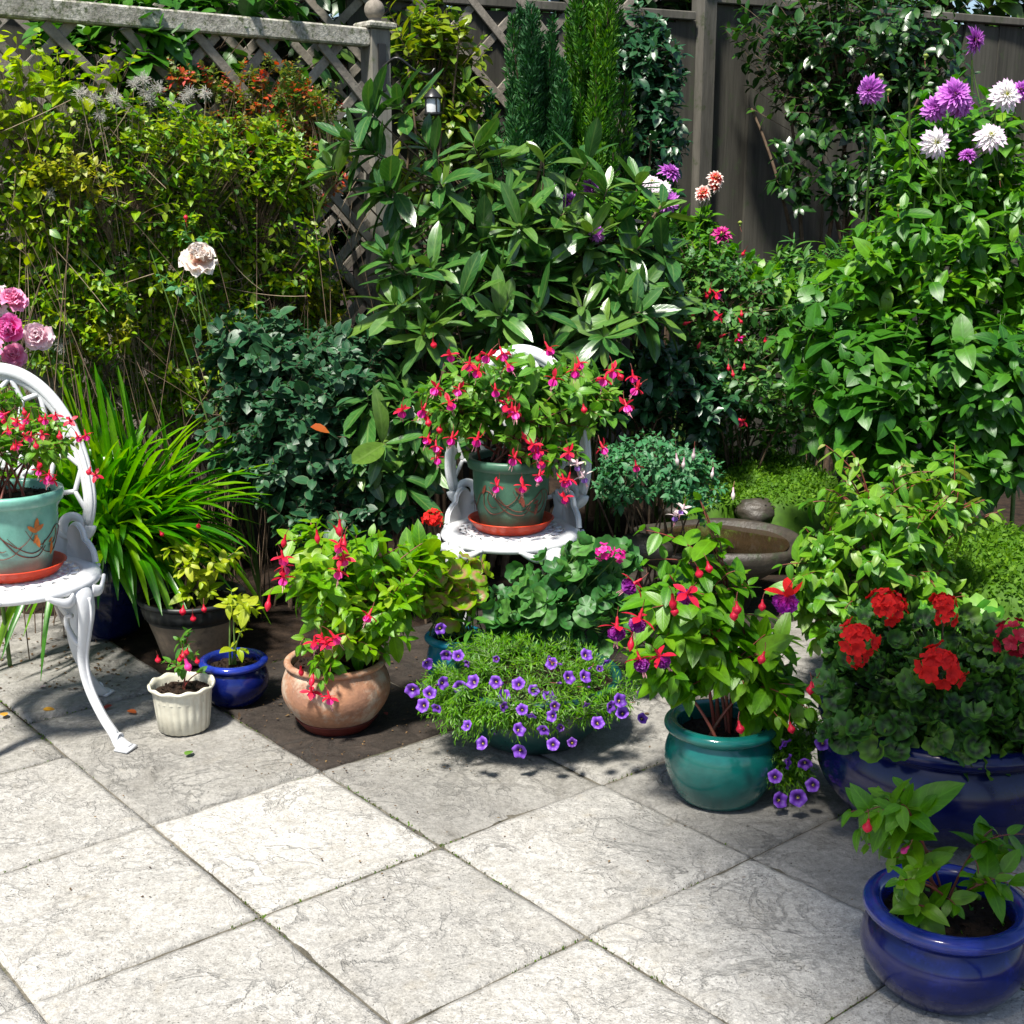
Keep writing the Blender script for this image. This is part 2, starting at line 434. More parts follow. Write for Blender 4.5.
M['red_plastic'] = surf('orange_red_plastic', (.62, .055, .015), .38, (.52, .04, .012), 9, .05, 60, fine=.12)
M['maroon_clay'] = surf('maroon_clay', (.16, .022, .014), .5, (.09, .014, .01), 9, .15, 60, fine=.3)
M['cream_glaze'] = surf('cream_glaze', (.62, .60, .50), .35, (.52, .49, .39), 9, .1, 80, coat=.3, fine=.2, dirt=(.33, .29, .2), thr=.62)
M['tan_clay'] = surf('tan_clay', (.34, .25, .17), .7, (.20, .15, .11), 8, .3, 70, fine=.4, dirt=(.10, .08, .06), thr=.55)
M['dark_plastic'] = surf('dark_plastic', (.018, .02, .02), .45, (.01, .012, .012), 9, .05, 60, fine=.2)
M['green_bowl'] = surf('dark_teal_bowl', (.006, .055, .050), .3, (.004, .03, .03), 6, .05, 50, coat=.2, fine=.3)
M['turquoise'] = surf('turquoise_glaze', (.01, .30, .42), .25, (.008, .18, .30), 8, .06, 50, coat=.4, fine=.2)
M['motif'] = surf('orange_slip', (.55, .17, .03), .5, (.42, .11, .02), 30, .1, 90, fine=.3)
M['motif_dark'] = surf('brown_red_slip', (.16, .035, .02), .55, (.11, .03, .018), 30, .1, 90, fine=.3)
M['wood_grey'] = surf('weathered_grey_timber', (.25, .235, .205), .85, (.15, .145, .12), 9, .6, 60, stretch=(1, 1, .12), fine=.5, spec=.2, dirt=(.09, .115, .05), thr=.56)
M['lath'] = surf('grey_lath', (.27, .24, .20), .85, (.16, .14, .115), 12, .5, 70, fine=.5, spec=.2, dirt=(.08, .10, .05), thr=.6)
M['shaded_timber'] = surf('shaded_grey_timber', (.12, .112, .095), .85, (.07, .066, .055), 9, .6, 60, stretch=(1, 1, .12), fine=.5, spec=.2, dirt=(.05, .065, .03), thr=.56)  # darker copy of the grey timber; shade at the back put into its colour
M['board'] = surf('dark_fence_board', (.080, .076, .062), .9, (.040, .038, .032), 7, .7, 50, stretch=(1, 1, .06), fine=.6, spec=.15, dirt=(.05, .07, .035), thr=.55)  # weathered dark boards, colour also lowered for the shade of camellia and trees
M['rail'] = surf('lichened_rail', (.50, .48, .42), .85, (.24, .225, .19), 26, .8, 90, fine=.8, spec=.2, dirt=(.09, .11, .05), thr=.50)
M['black_iron'] = surf('black_iron', (.012, .012, .013), .35, (.02, .02, .02), 9, .1, 60, fine=.2)
M['stone'] = surf('wet_stone', (.055, .045, .034), .5, (.022, .019, .015), 9, .8, 60, fine=.6, dirt=(.03, .045, .018), thr=.54)
M['bark'] = surf('bark', (.085, .06, .04), .9, (.04, .03, .02), 20, .8, 90, stretch=(1, 1, .3), fine=.5, spec=.2)
M['stem_red'] = surf('red_stem', (.22, .035, .03), .5, (.12, .05, .025), 30, .1, 90, fine=.2)
M['stem_green'] = surf('green_stem', (.09, .17, .03), .5, (.06, .11, .02), 30, .1, 90, fine=.2)
M['stem_brown'] = surf('brown_twig', (.17, .12, .08), .8, (.09, .06, .04), 30, .3, 90, fine=.4, spec=.2)
M['stem_pale'] = surf('pale_twig', (.36, .29, .20), .8, (.22, .16, .10), 30, .3, 90, fine=.4, spec=.2)
M['water'] = surf('brown_water', (.018, .013, .008), .04, (.04, .025, .012), 3, .02, 20, fine=.1, spec=.6)

# -- slabs
D0 = gnd(445, 846); B0 = gnd(261, 912); G0 = gnd(597, 783)
vdir = nrm((nrm(D0 - B0) + nrm(G0 - D0)) / 2); udir = np.array([vdir[1], -vdir[0], 0.0])
def UV(px, py):
    p = gnd(px, py) - D0
    return float(p @ udir), float(p @ vdir)
uB, v1 = UV(261, 912); uA = (UV(151, 826)[0] + UV(319, 769)[0]) / 2; uF = (UV(593, 938)[0] + UV(745, 853)[0]) / 2
v1 = (UV(151, 826)[1] + UV(261, 912)[1]) / 2
v2 = (UV(319, 769)[1] + UV(445, 846)[1] + UV(593, 938)[1]) / 3
v3 = (UV(597, 783)[1] + UV(745, 853)[1] + UV(864, 907)[1]) / 3
v0 = (UV(0, 960)[1] + UV(45, 1023)[1]) / 2
uG = UV(61, 756)[0]; uH = UV(24, 723)[0]; uI = UV(853, 1003)[0]
uC = uA; uB = (UV(261, 912)[0] + 0) / 2
step = .455

vb = [v0 - 3 * step, v0 - 2 * step, v0 - step, v0, v1, v2, v3, v3 + step, v3 + 2 * step, v3 + 3 * step]
print('slab sizes', uB - uA, uF - uB, uI - uF, uG, uH, 'v', v0, v1, v2, v3)
MOSSJ = None

def slab_material():
    m, nt, ns, ln = newmat('riven_concrete_slab')
    out = nd(ns, 'ShaderNodeOutputMaterial'); tc = ns.new('ShaderNodeTexCoord')
    at_ = nd(ns, 'ShaderNodeAttribute', attribute_name='rnd')
    off = ns.new('ShaderNodeVectorMath'); off.operation = 'ADD'
    cmb = ns.new('ShaderNodeCombineXYZ'); ln.new(mth(ns, ln, 'MULTIPLY', at_.outputs['Fac'], 31.0), cmb.inputs[2])
    ln.new(tc.outputs['Object'], off.inputs[0]); ln.new(cmb.outputs[0], off.inputs[1])
    V = off.outputs[0]
    def noise(s, d=6.0, r=.6, dist=0.0):
        n = nd(ns, 'ShaderNodeTexNoise', Scale=s, Detail=d, Roughness=r, Distortion=dist); ln.new(V, n.inputs['Vector']); return n.outputs['Fac']
    big = noise(2.3, 4); mid = noise(11, 8, .7, .6); fine = noise(75, 6, .75); gr = noise(260, 3, .8)
    riv = noise(3.2, 7, .62, .5)
    base = ramp(ns, [(.30, (.29, .275, .245)), (.5, (.39, .375, .345)), (.7, (.46, .445, .41))]); ln.new(mid, base.inputs[0])
    c = mixc(ns, ln, .9, base.outputs[0], fine, 'OVERLAY')
    c = mixc(ns, ln, .8, c, gr, 'OVERLAY')
    # dark weather stains
    st = mth(ns, ln, 'MULTIPLY', mth(ns, ln, 'SUBTRACT', mth(ns, ln, 'ADD', mth(ns, ln, 'MULTIPLY', big, .6), mth(ns, ln, 'MULTIPLY', mid, .5)), .545, True), 5.0, True)
    c = mixc(ns, ln, mth(ns, ln, 'MULTIPLY', st, .7), c, (.14, .135, .125))
    # warm ochre bloom
    oc = mth(ns, ln, 'MULTIPLY', mth(ns, ln, 'SUBTRACT', noise(17, 5, .6), .6, True), 5.0, True)
    c = mixc(ns, ln, mth(ns, ln, 'MULTIPLY', oc, .25), c, (.40, .31, .17))
    # pits
    vo = nd(ns, 'ShaderNodeTexVoronoi', Scale=130.0); vo.feature = 'F1'; ln.new(V, vo.inputs['Vector'])
    pit = mth(ns, ln, 'MULTIPLY', mth(ns, ln, 'LESS_THAN', vo.outputs['Distance'], .20), mth(ns, ln, 'MULTIPLY', mth(ns, ln, 'SUBTRACT', noise(24, 4), .46, True), 7.0, True), True)
    c = mixc(ns, ln, mth(ns, ln, 'MULTIPLY', pit, .75), c, (.06, .055, .045))
    vo2 = nd(ns, 'ShaderNodeTexVoronoi', Scale=48.0); ln.new(V, vo2.inputs['Vector'])
    pit2 = mth(ns, ln, 'MULTIPLY', mth(ns, ln, 'LESS_THAN', vo2.outputs['Distance'], .13), mth(ns, ln, 'GREATER_THAN', noise(13, 2), .5))
    c = mixc(ns, ln, mth(ns, ln, 'MULTIPLY', pit2, .5), c, (.08, .075, .06))
    # slabs with rnd over 1 are dark brown
    br = mth(ns, ln, 'GREATER_THAN', at_.outputs['Fac'], 1.5)
    brc = mixc(ns, ln, mth(ns, ln, 'MULTIPLY', mth(ns, ln, 'SUBTRACT', mid, .3, True), 1.6), (.012, .009, .007), (.075, .058, .046))
    brc = mixc(ns, ln, .8, brc, fine, 'OVERLAY'); brc = mixc(ns, ln, .6, brc, gr, 'OVERLAY')
    c = mixc(ns, ln, br, c, brc)
    # greyer slabs towards the beds and the right (attribute 1..1.5)
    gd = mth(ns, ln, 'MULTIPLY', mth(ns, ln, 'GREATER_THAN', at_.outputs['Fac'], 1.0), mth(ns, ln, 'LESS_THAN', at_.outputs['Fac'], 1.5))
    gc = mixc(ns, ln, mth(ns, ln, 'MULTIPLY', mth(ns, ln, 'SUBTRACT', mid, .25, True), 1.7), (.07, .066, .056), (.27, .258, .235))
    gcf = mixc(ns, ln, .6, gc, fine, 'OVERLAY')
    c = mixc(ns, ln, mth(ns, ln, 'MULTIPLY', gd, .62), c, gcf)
    def vein(s, wd, d, di):
        n = noise(s, d, .6, di); t_ = mth(ns, ln, 'ABSOLUTE', mth(ns, ln, 'SUBTRACT', n, .5))
        return mth(ns, ln, 'SUBTRACT', 1.0, mth(ns, ln, 'MULTIPLY', t_, wd), True)
    mask = mth(ns, ln, 'MULTIPLY', mth(ns, ln, 'SUBTRACT', noise(5.5, 2), .42, True), 6.0, True)
    vn = mth(ns, ln, 'MULTIPLY', mth(ns, ln, 'MAXIMUM', vein(4.2, 70, 8, .7), mth(ns, ln, 'MULTIPLY', vein(11, 40, 6, .6), .7)), mask)
    c = mixc(ns, ln, mth(ns, ln, 'MULTIPLY', vn, .20), c, (.15, .145, .13))
    # every slab has its own tone
    tone = mth(ns, ln, 'ADD', mth(ns, ln, 'MULTIPLY', mth(ns, ln, 'FRACT', mth(ns, ln, 'MULTIPLY', at_.outputs['Fac'], 7.3)), .20), .88)
    cx = ns.new('ShaderNodeCombineXYZ'); [ln.new(tone, cx.inputs[i]) for i in range(3)]
    c = mixc(ns, ln, 1.0, c, cx.outputs[0], 'MULTIPLY')
    p = nd(ns, 'ShaderNodeBsdfPrincipled', Roughness=.8); p.inputs['Specular IOR Level'].default_value = .3
    ln.new(c, p.inputs['Base Color'])
    h = mth(ns, ln, 'ADD', mth(ns, ln, 'MULTIPLY', fine, .5), mth(ns, ln, 'ADD', mth(ns, ln, 'MULTIPLY', mid, .8), mth(ns, ln, 'MULTIPLY', gr, .25)))
    h = mth(ns, ln, 'SUBTRACT', h, mth(ns, ln, 'MULTIPLY', pit, .5))
    tr = mth(ns, ln, 'ABSOLUTE', mth(ns, ln, 'SUBTRACT', riv, .5))     # riven ridges
    h = mth(ns, ln, 'ADD', h, mth(ns, ln, 'MULTIPLY', mth(ns, ln, 'SUBTRACT', 1.0, mth(ns, ln, 'MULTIPLY', tr, 22.0), True), .35))
    h = mth(ns, ln, 'SUBTRACT', h, mth(ns, ln, 'MULTIPLY', vn, .6))
    h = mth(ns, ln, 'ADD', h, mth(ns, ln, 'MULTIPLY', noise(4.2, 8, .6, .3), 1.1))
    bp = nd(ns, 'ShaderNodeBump', Strength=.9, Distance=.006); ln.new(h, bp.inputs['Height']); ln.new(bp.outputs[0], p.inputs['Normal'])
    ln.new(p.outputs[0], out.inputs[0])
    return m
M['slab'] = slab_material()

def vnoise(x, y, seed=0):
    r = np.random.default_rng(seed).random((64, 64))
    xi = np.floor(x).astype(int); yi = np.floor(y).astype(int); fx = x - xi; fy = y - yi
    fx = fx * fx * (3 - 2 * fx); fy = fy * fy * (3 - 2 * fy)
    a = r[xi % 64, yi % 64]; b = r[(xi + 1) % 64, yi % 64]; c = r[xi % 64, (yi + 1) % 64]; d = r[(xi + 1) % 64, (yi + 1) % 64]
    return (a * (1 - fx) + b * fx) * (1 - fy) + (c * (1 - fx) + d * fx) * fy

g = G(); n = 34
for ci in range(len(vb) - 1):
    va, vz = vb[ci], vb[ci + 1]
    if ci == 3: ul = [uA - (uA - uG) - 3 * step, uG - 2 * step, uG - step, uG, uA, uB, uF, uI, uI + step, uI + 2 * step, uI + 3 * step]
    elif ci < 3: ul = [uG - 3 * step, uG - 2 * step, uG - step, uG, uA, uB, uF, uI, uI + step, uI + 2 * step]
    else: ul = [uH - 2 * step, uH - step, uH, uA, uB, uF, uI, uI + step, uI + 2 * step]
    ul = ul[1:] if ci >= 5 else ul[(0 if ci == 4 else 1):]
    if ci >= 5: ul = ul[1:]
    for k in range(len(ul) - 1):
        ua, uz = ul[k], ul[k + 1]; gap = rng.uniform(.0022, .0045)
        a = np.linspace(ua + gap, uz - gap, n); b = np.linspace(va + gap, vz - gap, n)
        A, B = np.meshgrid(a, b, indexing='ij')
        sd = ci * 40 + k
        rg = vnoise(A * 6.5 + sd, B * 3.2 + A * 2.0 + 9, sd + 3)
        Z = .007 * (vnoise(A * 6 + sd, B * 6, sd) - .5) + .003 * rg + .0015 * (vnoise(A * 22, B * 22, sd) - .5) + .003 * (vnoise(A * 31, B * 31, sd + 1) - .5)
        Z += rng.uniform(-.0035, .0015)
        e = np.minimum(np.minimum(A - a[0], a[-1] - A), np.minimum(B - b[0], b[-1] - B))
        Z -= .0035 * np.clip(1 - e / .009, 0, 1) ** 2
        jx = .0022 * (vnoise(A * 14, B * 14, sd + 5) - .5) * (e < .003); jy = .0022 * (vnoise(A * 14, B * 14, sd + 6) - .5) * (e < .003)
        P = D0[None, None] + (A + jx)[..., None] * udir + (B + jy)[..., None] * vdir; P[..., 2] = Z
        r = rng.uniform(.05, .95)
        cm = D0 + (ua + uz) / 2 * udir + (va + vz) / 2 * vdir
        if ci == 5 and abs(uz - uA) < 1e-6: r = 2.0 + r                     # the brown slab under the terracotta pot
        elif (ci >= 5 and uz <= uA + 1e-6) : r = 2.0 + r
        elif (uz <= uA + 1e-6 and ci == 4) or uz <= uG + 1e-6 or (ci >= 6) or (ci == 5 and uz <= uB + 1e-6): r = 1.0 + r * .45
        edge = P[[0, -1]].reshape(-1, 3)
        v = P.reshape(-1, 3); q = grid_q(n, n)
        # skirt
        idx = np.concatenate([np.arange(n), np.arange(1, n) * n + n - 1, (n - 1) * n + np.arange(n - 2, -1, -1), np.arange(n - 2, 0, -1) * n])
        low = v[idx].copy(); low[:, 2] = -.03
        K = len(idx); j = np.arange(K); j2 = (j + 1) % K
        sk = np.stack([idx[j], n * n + j, n * n + j2, idx[j2]], -1)
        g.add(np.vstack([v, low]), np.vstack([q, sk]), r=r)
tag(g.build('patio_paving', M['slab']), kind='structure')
g = G(); a_ = np.linspace(-2.3, 2.3, 120); A, B = np.meshgrid(np.linspace(uH + .01, uI + 2 * step, 120), np.linspace(v0 - 2 * step, v3 + 2 * step, 120), indexing='ij')
P = D0[None, None] + A[..., None] * udir + B[..., None] * vdir; P[..., 2] = -.0068 + .0025 * (vnoise(A * 40 + 90, B * 40 + 90, 12) - .5)
g.add(P.reshape(-1, 3), grid_q(120, 120)); M['mortar'] = surf('gritty_mortar', (.17, .155, .125), .95, (.045, .04, .028), 5, .8, 150, spec=.2, fine=.8, dirt=(.035, .045, .015), thr=.56)
tag(g.build('patio_joints', M['mortar']), kind='structure')

# -- ground: joints' earth, beds rising towards the fences
def bed_z(x, y):
    """height of the earth"""
    p = np.stack([x - D0[0], y - D0[1]], -1)
    u = p @ udir[:2]
    r = np.clip((-(u) - 1.75) / 1.3, 0, 1)
    return -.009 + .24 * r * r * (3 - 2 * r) * np.clip((x + 2.0) / 1.6, 0.25, 1)
n = 170
gx = np.linspace(-9, 9, n); gy = np.linspace(-4, 14, n); X, Y = np.meshgrid(gx, gy, indexing='ij')
Z = bed_z(X, Y) + .02 * (vnoise(X * 5 + 50, Y * 5 + 50, 3) - .5) * (bed_z(X, Y) > 0)
g = G(); g.add(np.stack([X, Y, Z], -1), grid_q(n, n)[:, ::-1])
v = np.array([[-60, -60, -.06], [60, -60, -.06], [60, 60, -.06], [-60, 60, -.06]]); g.add(v, [(0, 1, 2, 3)])
tag(g.build('ground', M['soil']), kind='structure')
g = G()   # grit and moss tufts that sit in the joints
js = []
for vv in vb[1:9]:
    k = 700; js.append(D0 + rng.uniform(-2.2, 2.2, k)[:, None] * udir + (vv + rng.normal(size=k) * .0025)[:, None] * vdir)
for uu in (uG, uH, uA, uB, uF, uI):
    k = 500; js.append(D0 + rng.uniform(-1.6, 1.6, k)[:, None] * vdir + (uu + rng.normal(size=k) * .0025)[:, None] * udir)
js = np.concatenate(js); js[:, 2] = -.006
js = js[vnoise(js[:, 0] * 7 + 40, js[:, 1] * 7 + 40, 8) > .58]
M['moss'] = leafmat('moss', [(.03, .075, .006), (.09, .17, .015), (.05, .05, .01)], .8, .25, 0)
scatter(g, [leaf_t(w_oval, 2, .3, .3, .6)], js, rng.normal(size=(len(js), 3)) + UP, rng.normal(size=(len(js), 3)), rng.uniform(.004, .008, len(js)))
tag(g.build('joint_moss', M['moss']), kind='stuff')

# ================================================================== FENCES
e1 = at(0, 22, 4.05); e2 = at(362, 45, 4.83)
fdir = nrm(np.array([e2[0] - e1[0], e2[1] - e1[1], 0])); fang = math.atan2(fdir[1], fdir[0])
def fY(px, off=0.0):                        # depth of the trellis line at a pixel column
    a = (px - 512) / F / .96
    # X = a*Y(ish) ; line e1 + s*fdir
    s = (a * e1[1] - e1[0]) / (fdir[0] - a * fdir[1]); return e1[1] + s * fdir[1] + off
RZ = 1.80
def lattice(g, p0, L, z0, z1, wid=.032, thk=.010, sp=.165, d=None, ang=None):
    """two crossed layers of laths on the plane through p0 along d"""
    hgt = z1 - z0
    for lay, sgn in ((0, 1), (1, -1)):
        o = -hgt if sgn > 0 else 0
        t = -hgt
        while t < L + hgt:
            # lath runs from (t, z0) upward with slope sgn
            if sgn > 0: a, b = (t, 0.0), (t + hgt, hgt)
            else: a, b = (t, hgt), (t + hgt, 0.0)
            lo, hi = max(a[0], 0), min(b[0], L)
            if hi - lo > .04:
                za = a[1] + (lo - a[0]) * (1 if sgn > 0 else -1); zb = a[1] + (hi - a[0]) * (1 if sgn > 0 else -1)
                ln_ = math.hypot(hi - lo, zb - za)
                th = math.atan2(zb - za, hi - lo) + rng.normal() * .01
                c = p0 + d * ((lo + hi) / 2) + np.array([0, 0, z0 + (za + zb) / 2]) + np.array([d[1], -d[0], 0]) * ((lay - .5) * (thk + .002))
                ct, st_ = math.cos(th), math.sin(th)
                Mx = np.array([[ct, 0, -st_], [0, 1, 0], [st_, 0, ct]])
                box(g, c, (ln_, thk, wid), math.atan2(d[1], d[0]), M=Mx, r=rng.random(), bev=.002)
            t += sp * 1.414
# left trellis panel
L = 3.6; post_c = np.array([e2[0], e2[1], 0]) + fdir * .055
p0 = post_c - fdir * (L + .04)
fence = thing('trellis_panel', 'weathered grey diamond trellis panel with a lichened top rail, overgrown with climbers', 'trellis', p0)
g = G(); box(g, p0 + fdir * L / 2 + UP * RZ, (L, .055, .062), fang, bev=.006); g.build('top_rail', M['rail'], fence, smooth=False)
g = G(); lattice(g, p0, L, .28, RZ - .03, d=fdir); g.build('lattice', M['lath'], fence, smooth=False)
g = G(); box(g, p0 + fdir * L / 2 + UP * .24, (L, .045, .06), fang, bev=.004); g.build('bottom_rail', M['wood_grey'], fence, smooth=False)
g = G(); box(g, p0 + fdir * L / 2 + UP * .10 + np.array([-fdir[1], fdir[0], 0]) * .02, (L, .03, .22), fang, bev=.004); g.build('gravel_board', M['board'], fence, smooth=False)

def post(name, label, c, h, w=.075, ball=True, group=None, mt=None):
    t = thing(name, label, 'fence post', c, group=group)
    g = G(); box(g, np.array(c) + UP * h / 2, (w, w, h), fang, bev=.004); g.build('shaft', M[mt or 'wood_grey'], t, smooth=False)
    g = G(); box(g, np.array(c) + UP * (h + .011), (w + .035, w + .035, .022), fang, bev=.006); g.build('cap', M[mt or 'rail'], t, smooth=False)
    if ball:
        a = np.linspace(-PI / 2, PI / 2, 16)
        g = G(); lathe(g, np.array(c) + UP * (h + .022), [(.022, 0), (.022, .012)] + [(.036 * math.cos(x) + (.0), .042 + .036 * math.sin(x)) for x in a[3:]], 24)
        g.build('ball_finial', M['lath'], t)
    return t
post('fence_post', 'square grey timber post with a round ball finial at the end of the trellis', post_c, 1.83)
# bracket and hanging lantern on the post
nf = np.array([fdir[1], -fdir[0], 0])
pc = post_c + nf * .042
br = thing('wall_bracket', 'black iron hook bracket screwed to the ball topped post', 'bracket', pc + UP * 1.68)
g = G(); box(g, pc + UP * 1.70, (.03, .008, .16), fang, bev=.002); g.build('back_plate', M['black_iron'], br, smooth=False)
g = G(); hk = smooth_path([pc + UP * 1.70, pc + nf * .05 + UP * 1.73 + fdir * .03, pc + nf * .07 + UP * 1.69 + fdir * .09, pc + nf * .07 + UP * 1.68 + fdir * .15, pc + nf * .07 + UP * 1.70 + fdir * .175], 20)
tubes(g, hk, np.full(20, .005), 8); g.build('hook', M['black_iron'], br)
lc = pc + nf * .07 + fdir * .165 + UP * 1.54
lt = thing('hanging_lantern', 'small black lantern with white glazing hanging from the iron bracket', 'lantern', lc)
g = G(); tubes(g, np.array([lc + UP * .15, lc + UP * .12, lc + UP * .09]), np.full(3, .002), 6)
lathe(g, lc, [(0.001, .095), (.012, .09), (.034, .065), (.036, .06), (.03, .058)], 20); lathe(g, lc, [(.0, 0), (.03, 0), (.033, .006), (.03, .012)], 20)
for k in range(4):
    a = k * PI / 2 + .5; q = lc + np.array([.029 * math.cos(a), .029 * math.sin(a), 0]); tubes(g, np.array([q + UP * .01, q + UP * .035, q + UP * .06]), np.full(3, .0028), 6)
g.build('frame', M['black_iron'], lt)
g = G(); lathe(g, lc, [(.024, .010), (.026, .035), (.024, .06)], 20); g.build('glazing', surf('milk_glass', (.7, .72, .74), .15, (.6, .62, .65), 6, .02, 20, fine=.1), lt)

# back fence: feather-edge boards, runs behind everything
bA = np.array([.80, 5.95, 0]); bdir = nrm(np.array([1.75, .85, 0])); bang = math.atan2(bdir[1], bdir[0]); bn = np.array([bdir[1], -bdir[0], 0])
def board_fence(name, label, s0, s1, z0, z1, off=0.0):
    c0 = bA + bdir * s0
    t = thing(name, label, 'fence', c0)
    g = G(); s = s0
    while s < s1:
        tilt = rng.normal() * .004
        box(g, bA + bdir * (s + .06) + bn * (off + .006 * (int(s * 100) % 3)) + UP * ((z0 + z1) / 2 + rng.normal() * .006), (.122, .014 + .002 * (int(s * 57) % 2), z1 - z0), bang + tilt + .05, r=rng.random(), bev=.002); s += .112
    g.build('boards', M['board'], t, smooth=False)
    g = G(); box(g, bA + bdir * (s0 + s1) / 2 + bn * (off + .012) + UP * (z1 + .02), (s1 - s0, .055, .035), bang, bev=.004); g.build('capping_rail', M['shaded_timber'], t, smooth=False)
    return t
board_fence('board_fence', 'dark weathered board fence behind the dahlias and camellia', .04, 4.5, .0, 2.06)
board_fence('board_fence', 'grey board fence left of the tall square post, behind the conifers', -1.6, -.06, .0, 1.98, .03)
g_ = post('fence_post', 'tall plain square post between the two board fences, right of the conifers', bA + bn * .04, 2.12, .075, ball=False, mt='shaded_timber')
tb = thing('trellis_panel', 'shaded diamond trellis behind the ball topped post, further back', 'trellis', bA - bdir * 3.6)
g = G(); lattice(g, bA - bdir * 3.6 + bn * .06, 3.35, .2, 2.2, d=bdir, sp=.16); g.build('lattice', M['lath'], tb, smooth=False)
g = G(); box(g, bA - bdir * 1.93 + bn * .06 + UP * 2.23, (3.4, .05, .06), bang, bev=.004); g.build('top_rail', M['wood_grey'], tb, smooth=False)
board_fence('board_fence', 'dark board fence beyond the shaded trellis at the top left', -6.5, -1.66, .0, 1.9, -.25)

# ================================================================== POTS
def rounded_pot(c, rb, rm, rr, h, lip=.014, inner=.75):
    """belly pot profile: base rb, belly rm, rim rr, with thick rolled lip"""
    P = [(0.0, .0), (rb * .9, 0), (rb, .004)]
    for t in np.linspace(.06, 1, 18):
        z = t * (h - lip * 1.75)
        e = rb + (rm - rb) * math.sin(t / .62 * PI / 2) ** .9 if t < .62 else rr + (rm - rr) * math.cos((t - .62) / .38 * PI / 2) ** .8
        P.append((e, z))
    body = list(P)
    rim = [(rr, h - lip * 1.75)] + [(rr + lip * .35 + lip * math.cos(a), h - lip * .85 + lip * .85 * math.sin(a)) for a in np.linspace(-PI / 2 + .3, PI * 1.02, 16)]
    inn = [(rr - lip * .75, h - lip * 1.8), (rr - lip * .6, h * .72), (rm * .8, h * .5)]
    return body, rim + inn

def make_pot(parent, c, rb, rm, rr, h, mat, lip=.014, soilz=.80, name='pot', rimmat=None):
    body, rim = rounded_pot(c, rb, rm, rr, h, lip)
    g = G(); lathe(g, c, body, 56); b = g.build(name, mat, parent)
    g = G(); lathe(g, c, rim, 56); g.build('rim', rimmat or mat, b)
    soil_disc(parent, c, rr - lip * .5, h * soilz)
    return b

def soil_disc(parent, c, r, z):
    g = G(); k = 26; th = np.linspace(0, 2 * PI, 40, endpoint=False); rr = np.linspace(0.001, 1, 14)
    X = rr[:, None] * np.cos(th) * r; Y = rr[:, None] * np.sin(th) * r
    Z = z + .008 * (vnoise(X * 90 + 20, Y * 90 + 20, 5) - .5) + .006 * (1 - rr[:, None])
    g.add(np.stack([X, Y, Z], -1).reshape(-1, 3) + np.array(c), grid_q(14, 40, True))
    m = 160; a = rng.random(m) * 6.28; q = np.sqrt(rng.random(m)) * r * .92      # crumbs
    P = np.stack([q * np.cos(a), q * np.sin(a), np.full(m, z + .003)], -1) + np.array(c)
    scatter(g, [leaf_t(w_oval, 2, .8, -.6, .8)], P, rng.normal(size=(m, 3)), UP + rng.normal(size=(m, 3)), rng.uniform(.004, .010, m))
    return g.build('soil', M['peat'], parent)

def flower_pot(parent, c, rb, rt, h, mat, lipw=.010, liph=.030, band=False, seg=56):
    """straight tapered pot with a thick collar"""
    body = [(0.001, 0), (rb * .95, 0), (rb, .004), (rb + (rt - rb) * .3, h * .25), (rb + (rt - rb) * .62, h * .5), (rt - .010, h - liph - .01), (rt - .008, h - liph)]
    g = G(); lathe(g, c, body, seg); b = g.build('pot', mat, parent)
    rim = [(rt - .008, h - liph), (rt + lipw * .3, h - liph + .003), (rt + lipw * .6, h - .008), (rt + lipw * .4, h - .001), (rt - .004, h), (rt - .010, h - .006), (rt - .012, h - .05), (rt - .02, h - .09)]
    g = G(); lathe(g, c, rim, seg); g.build('rim', mat, b)
    soil_disc(parent, c, rt - .012, h - .022)
    return b

def saucer(label, c, r, h, mat, ribs=0, group='plant saucers'):
    g = G(); lathe(g, c, [(0.001, 0), (r * .80, 0), (r * .84, .003), (r * .95, h * .6), (r, h - .002), (r + .004, h), (r - .001, h + .001), (r - .008, h * .6), (r * .82, .007), (0.001, .006)], 96, scal=.012 if ribs else 0, nscal=ribs)
    o = g.build('plant_saucer', mat, None); o_loc(o, c); return tag(o, label, 'saucer', group)

def o_loc(o, c):
    """move a mesh thing's origin to its base"""
    c = np.array(c, float); me = o.data
    co = np.zeros(len(me.vertices) * 3, np.float32); me.vertices.foreach_get('co', co)
    me.vertices.foreach_set('co', (co.reshape(-1, 3) - c.astype(np.float32)).ravel()); me.update()
    o.location = tuple(c)

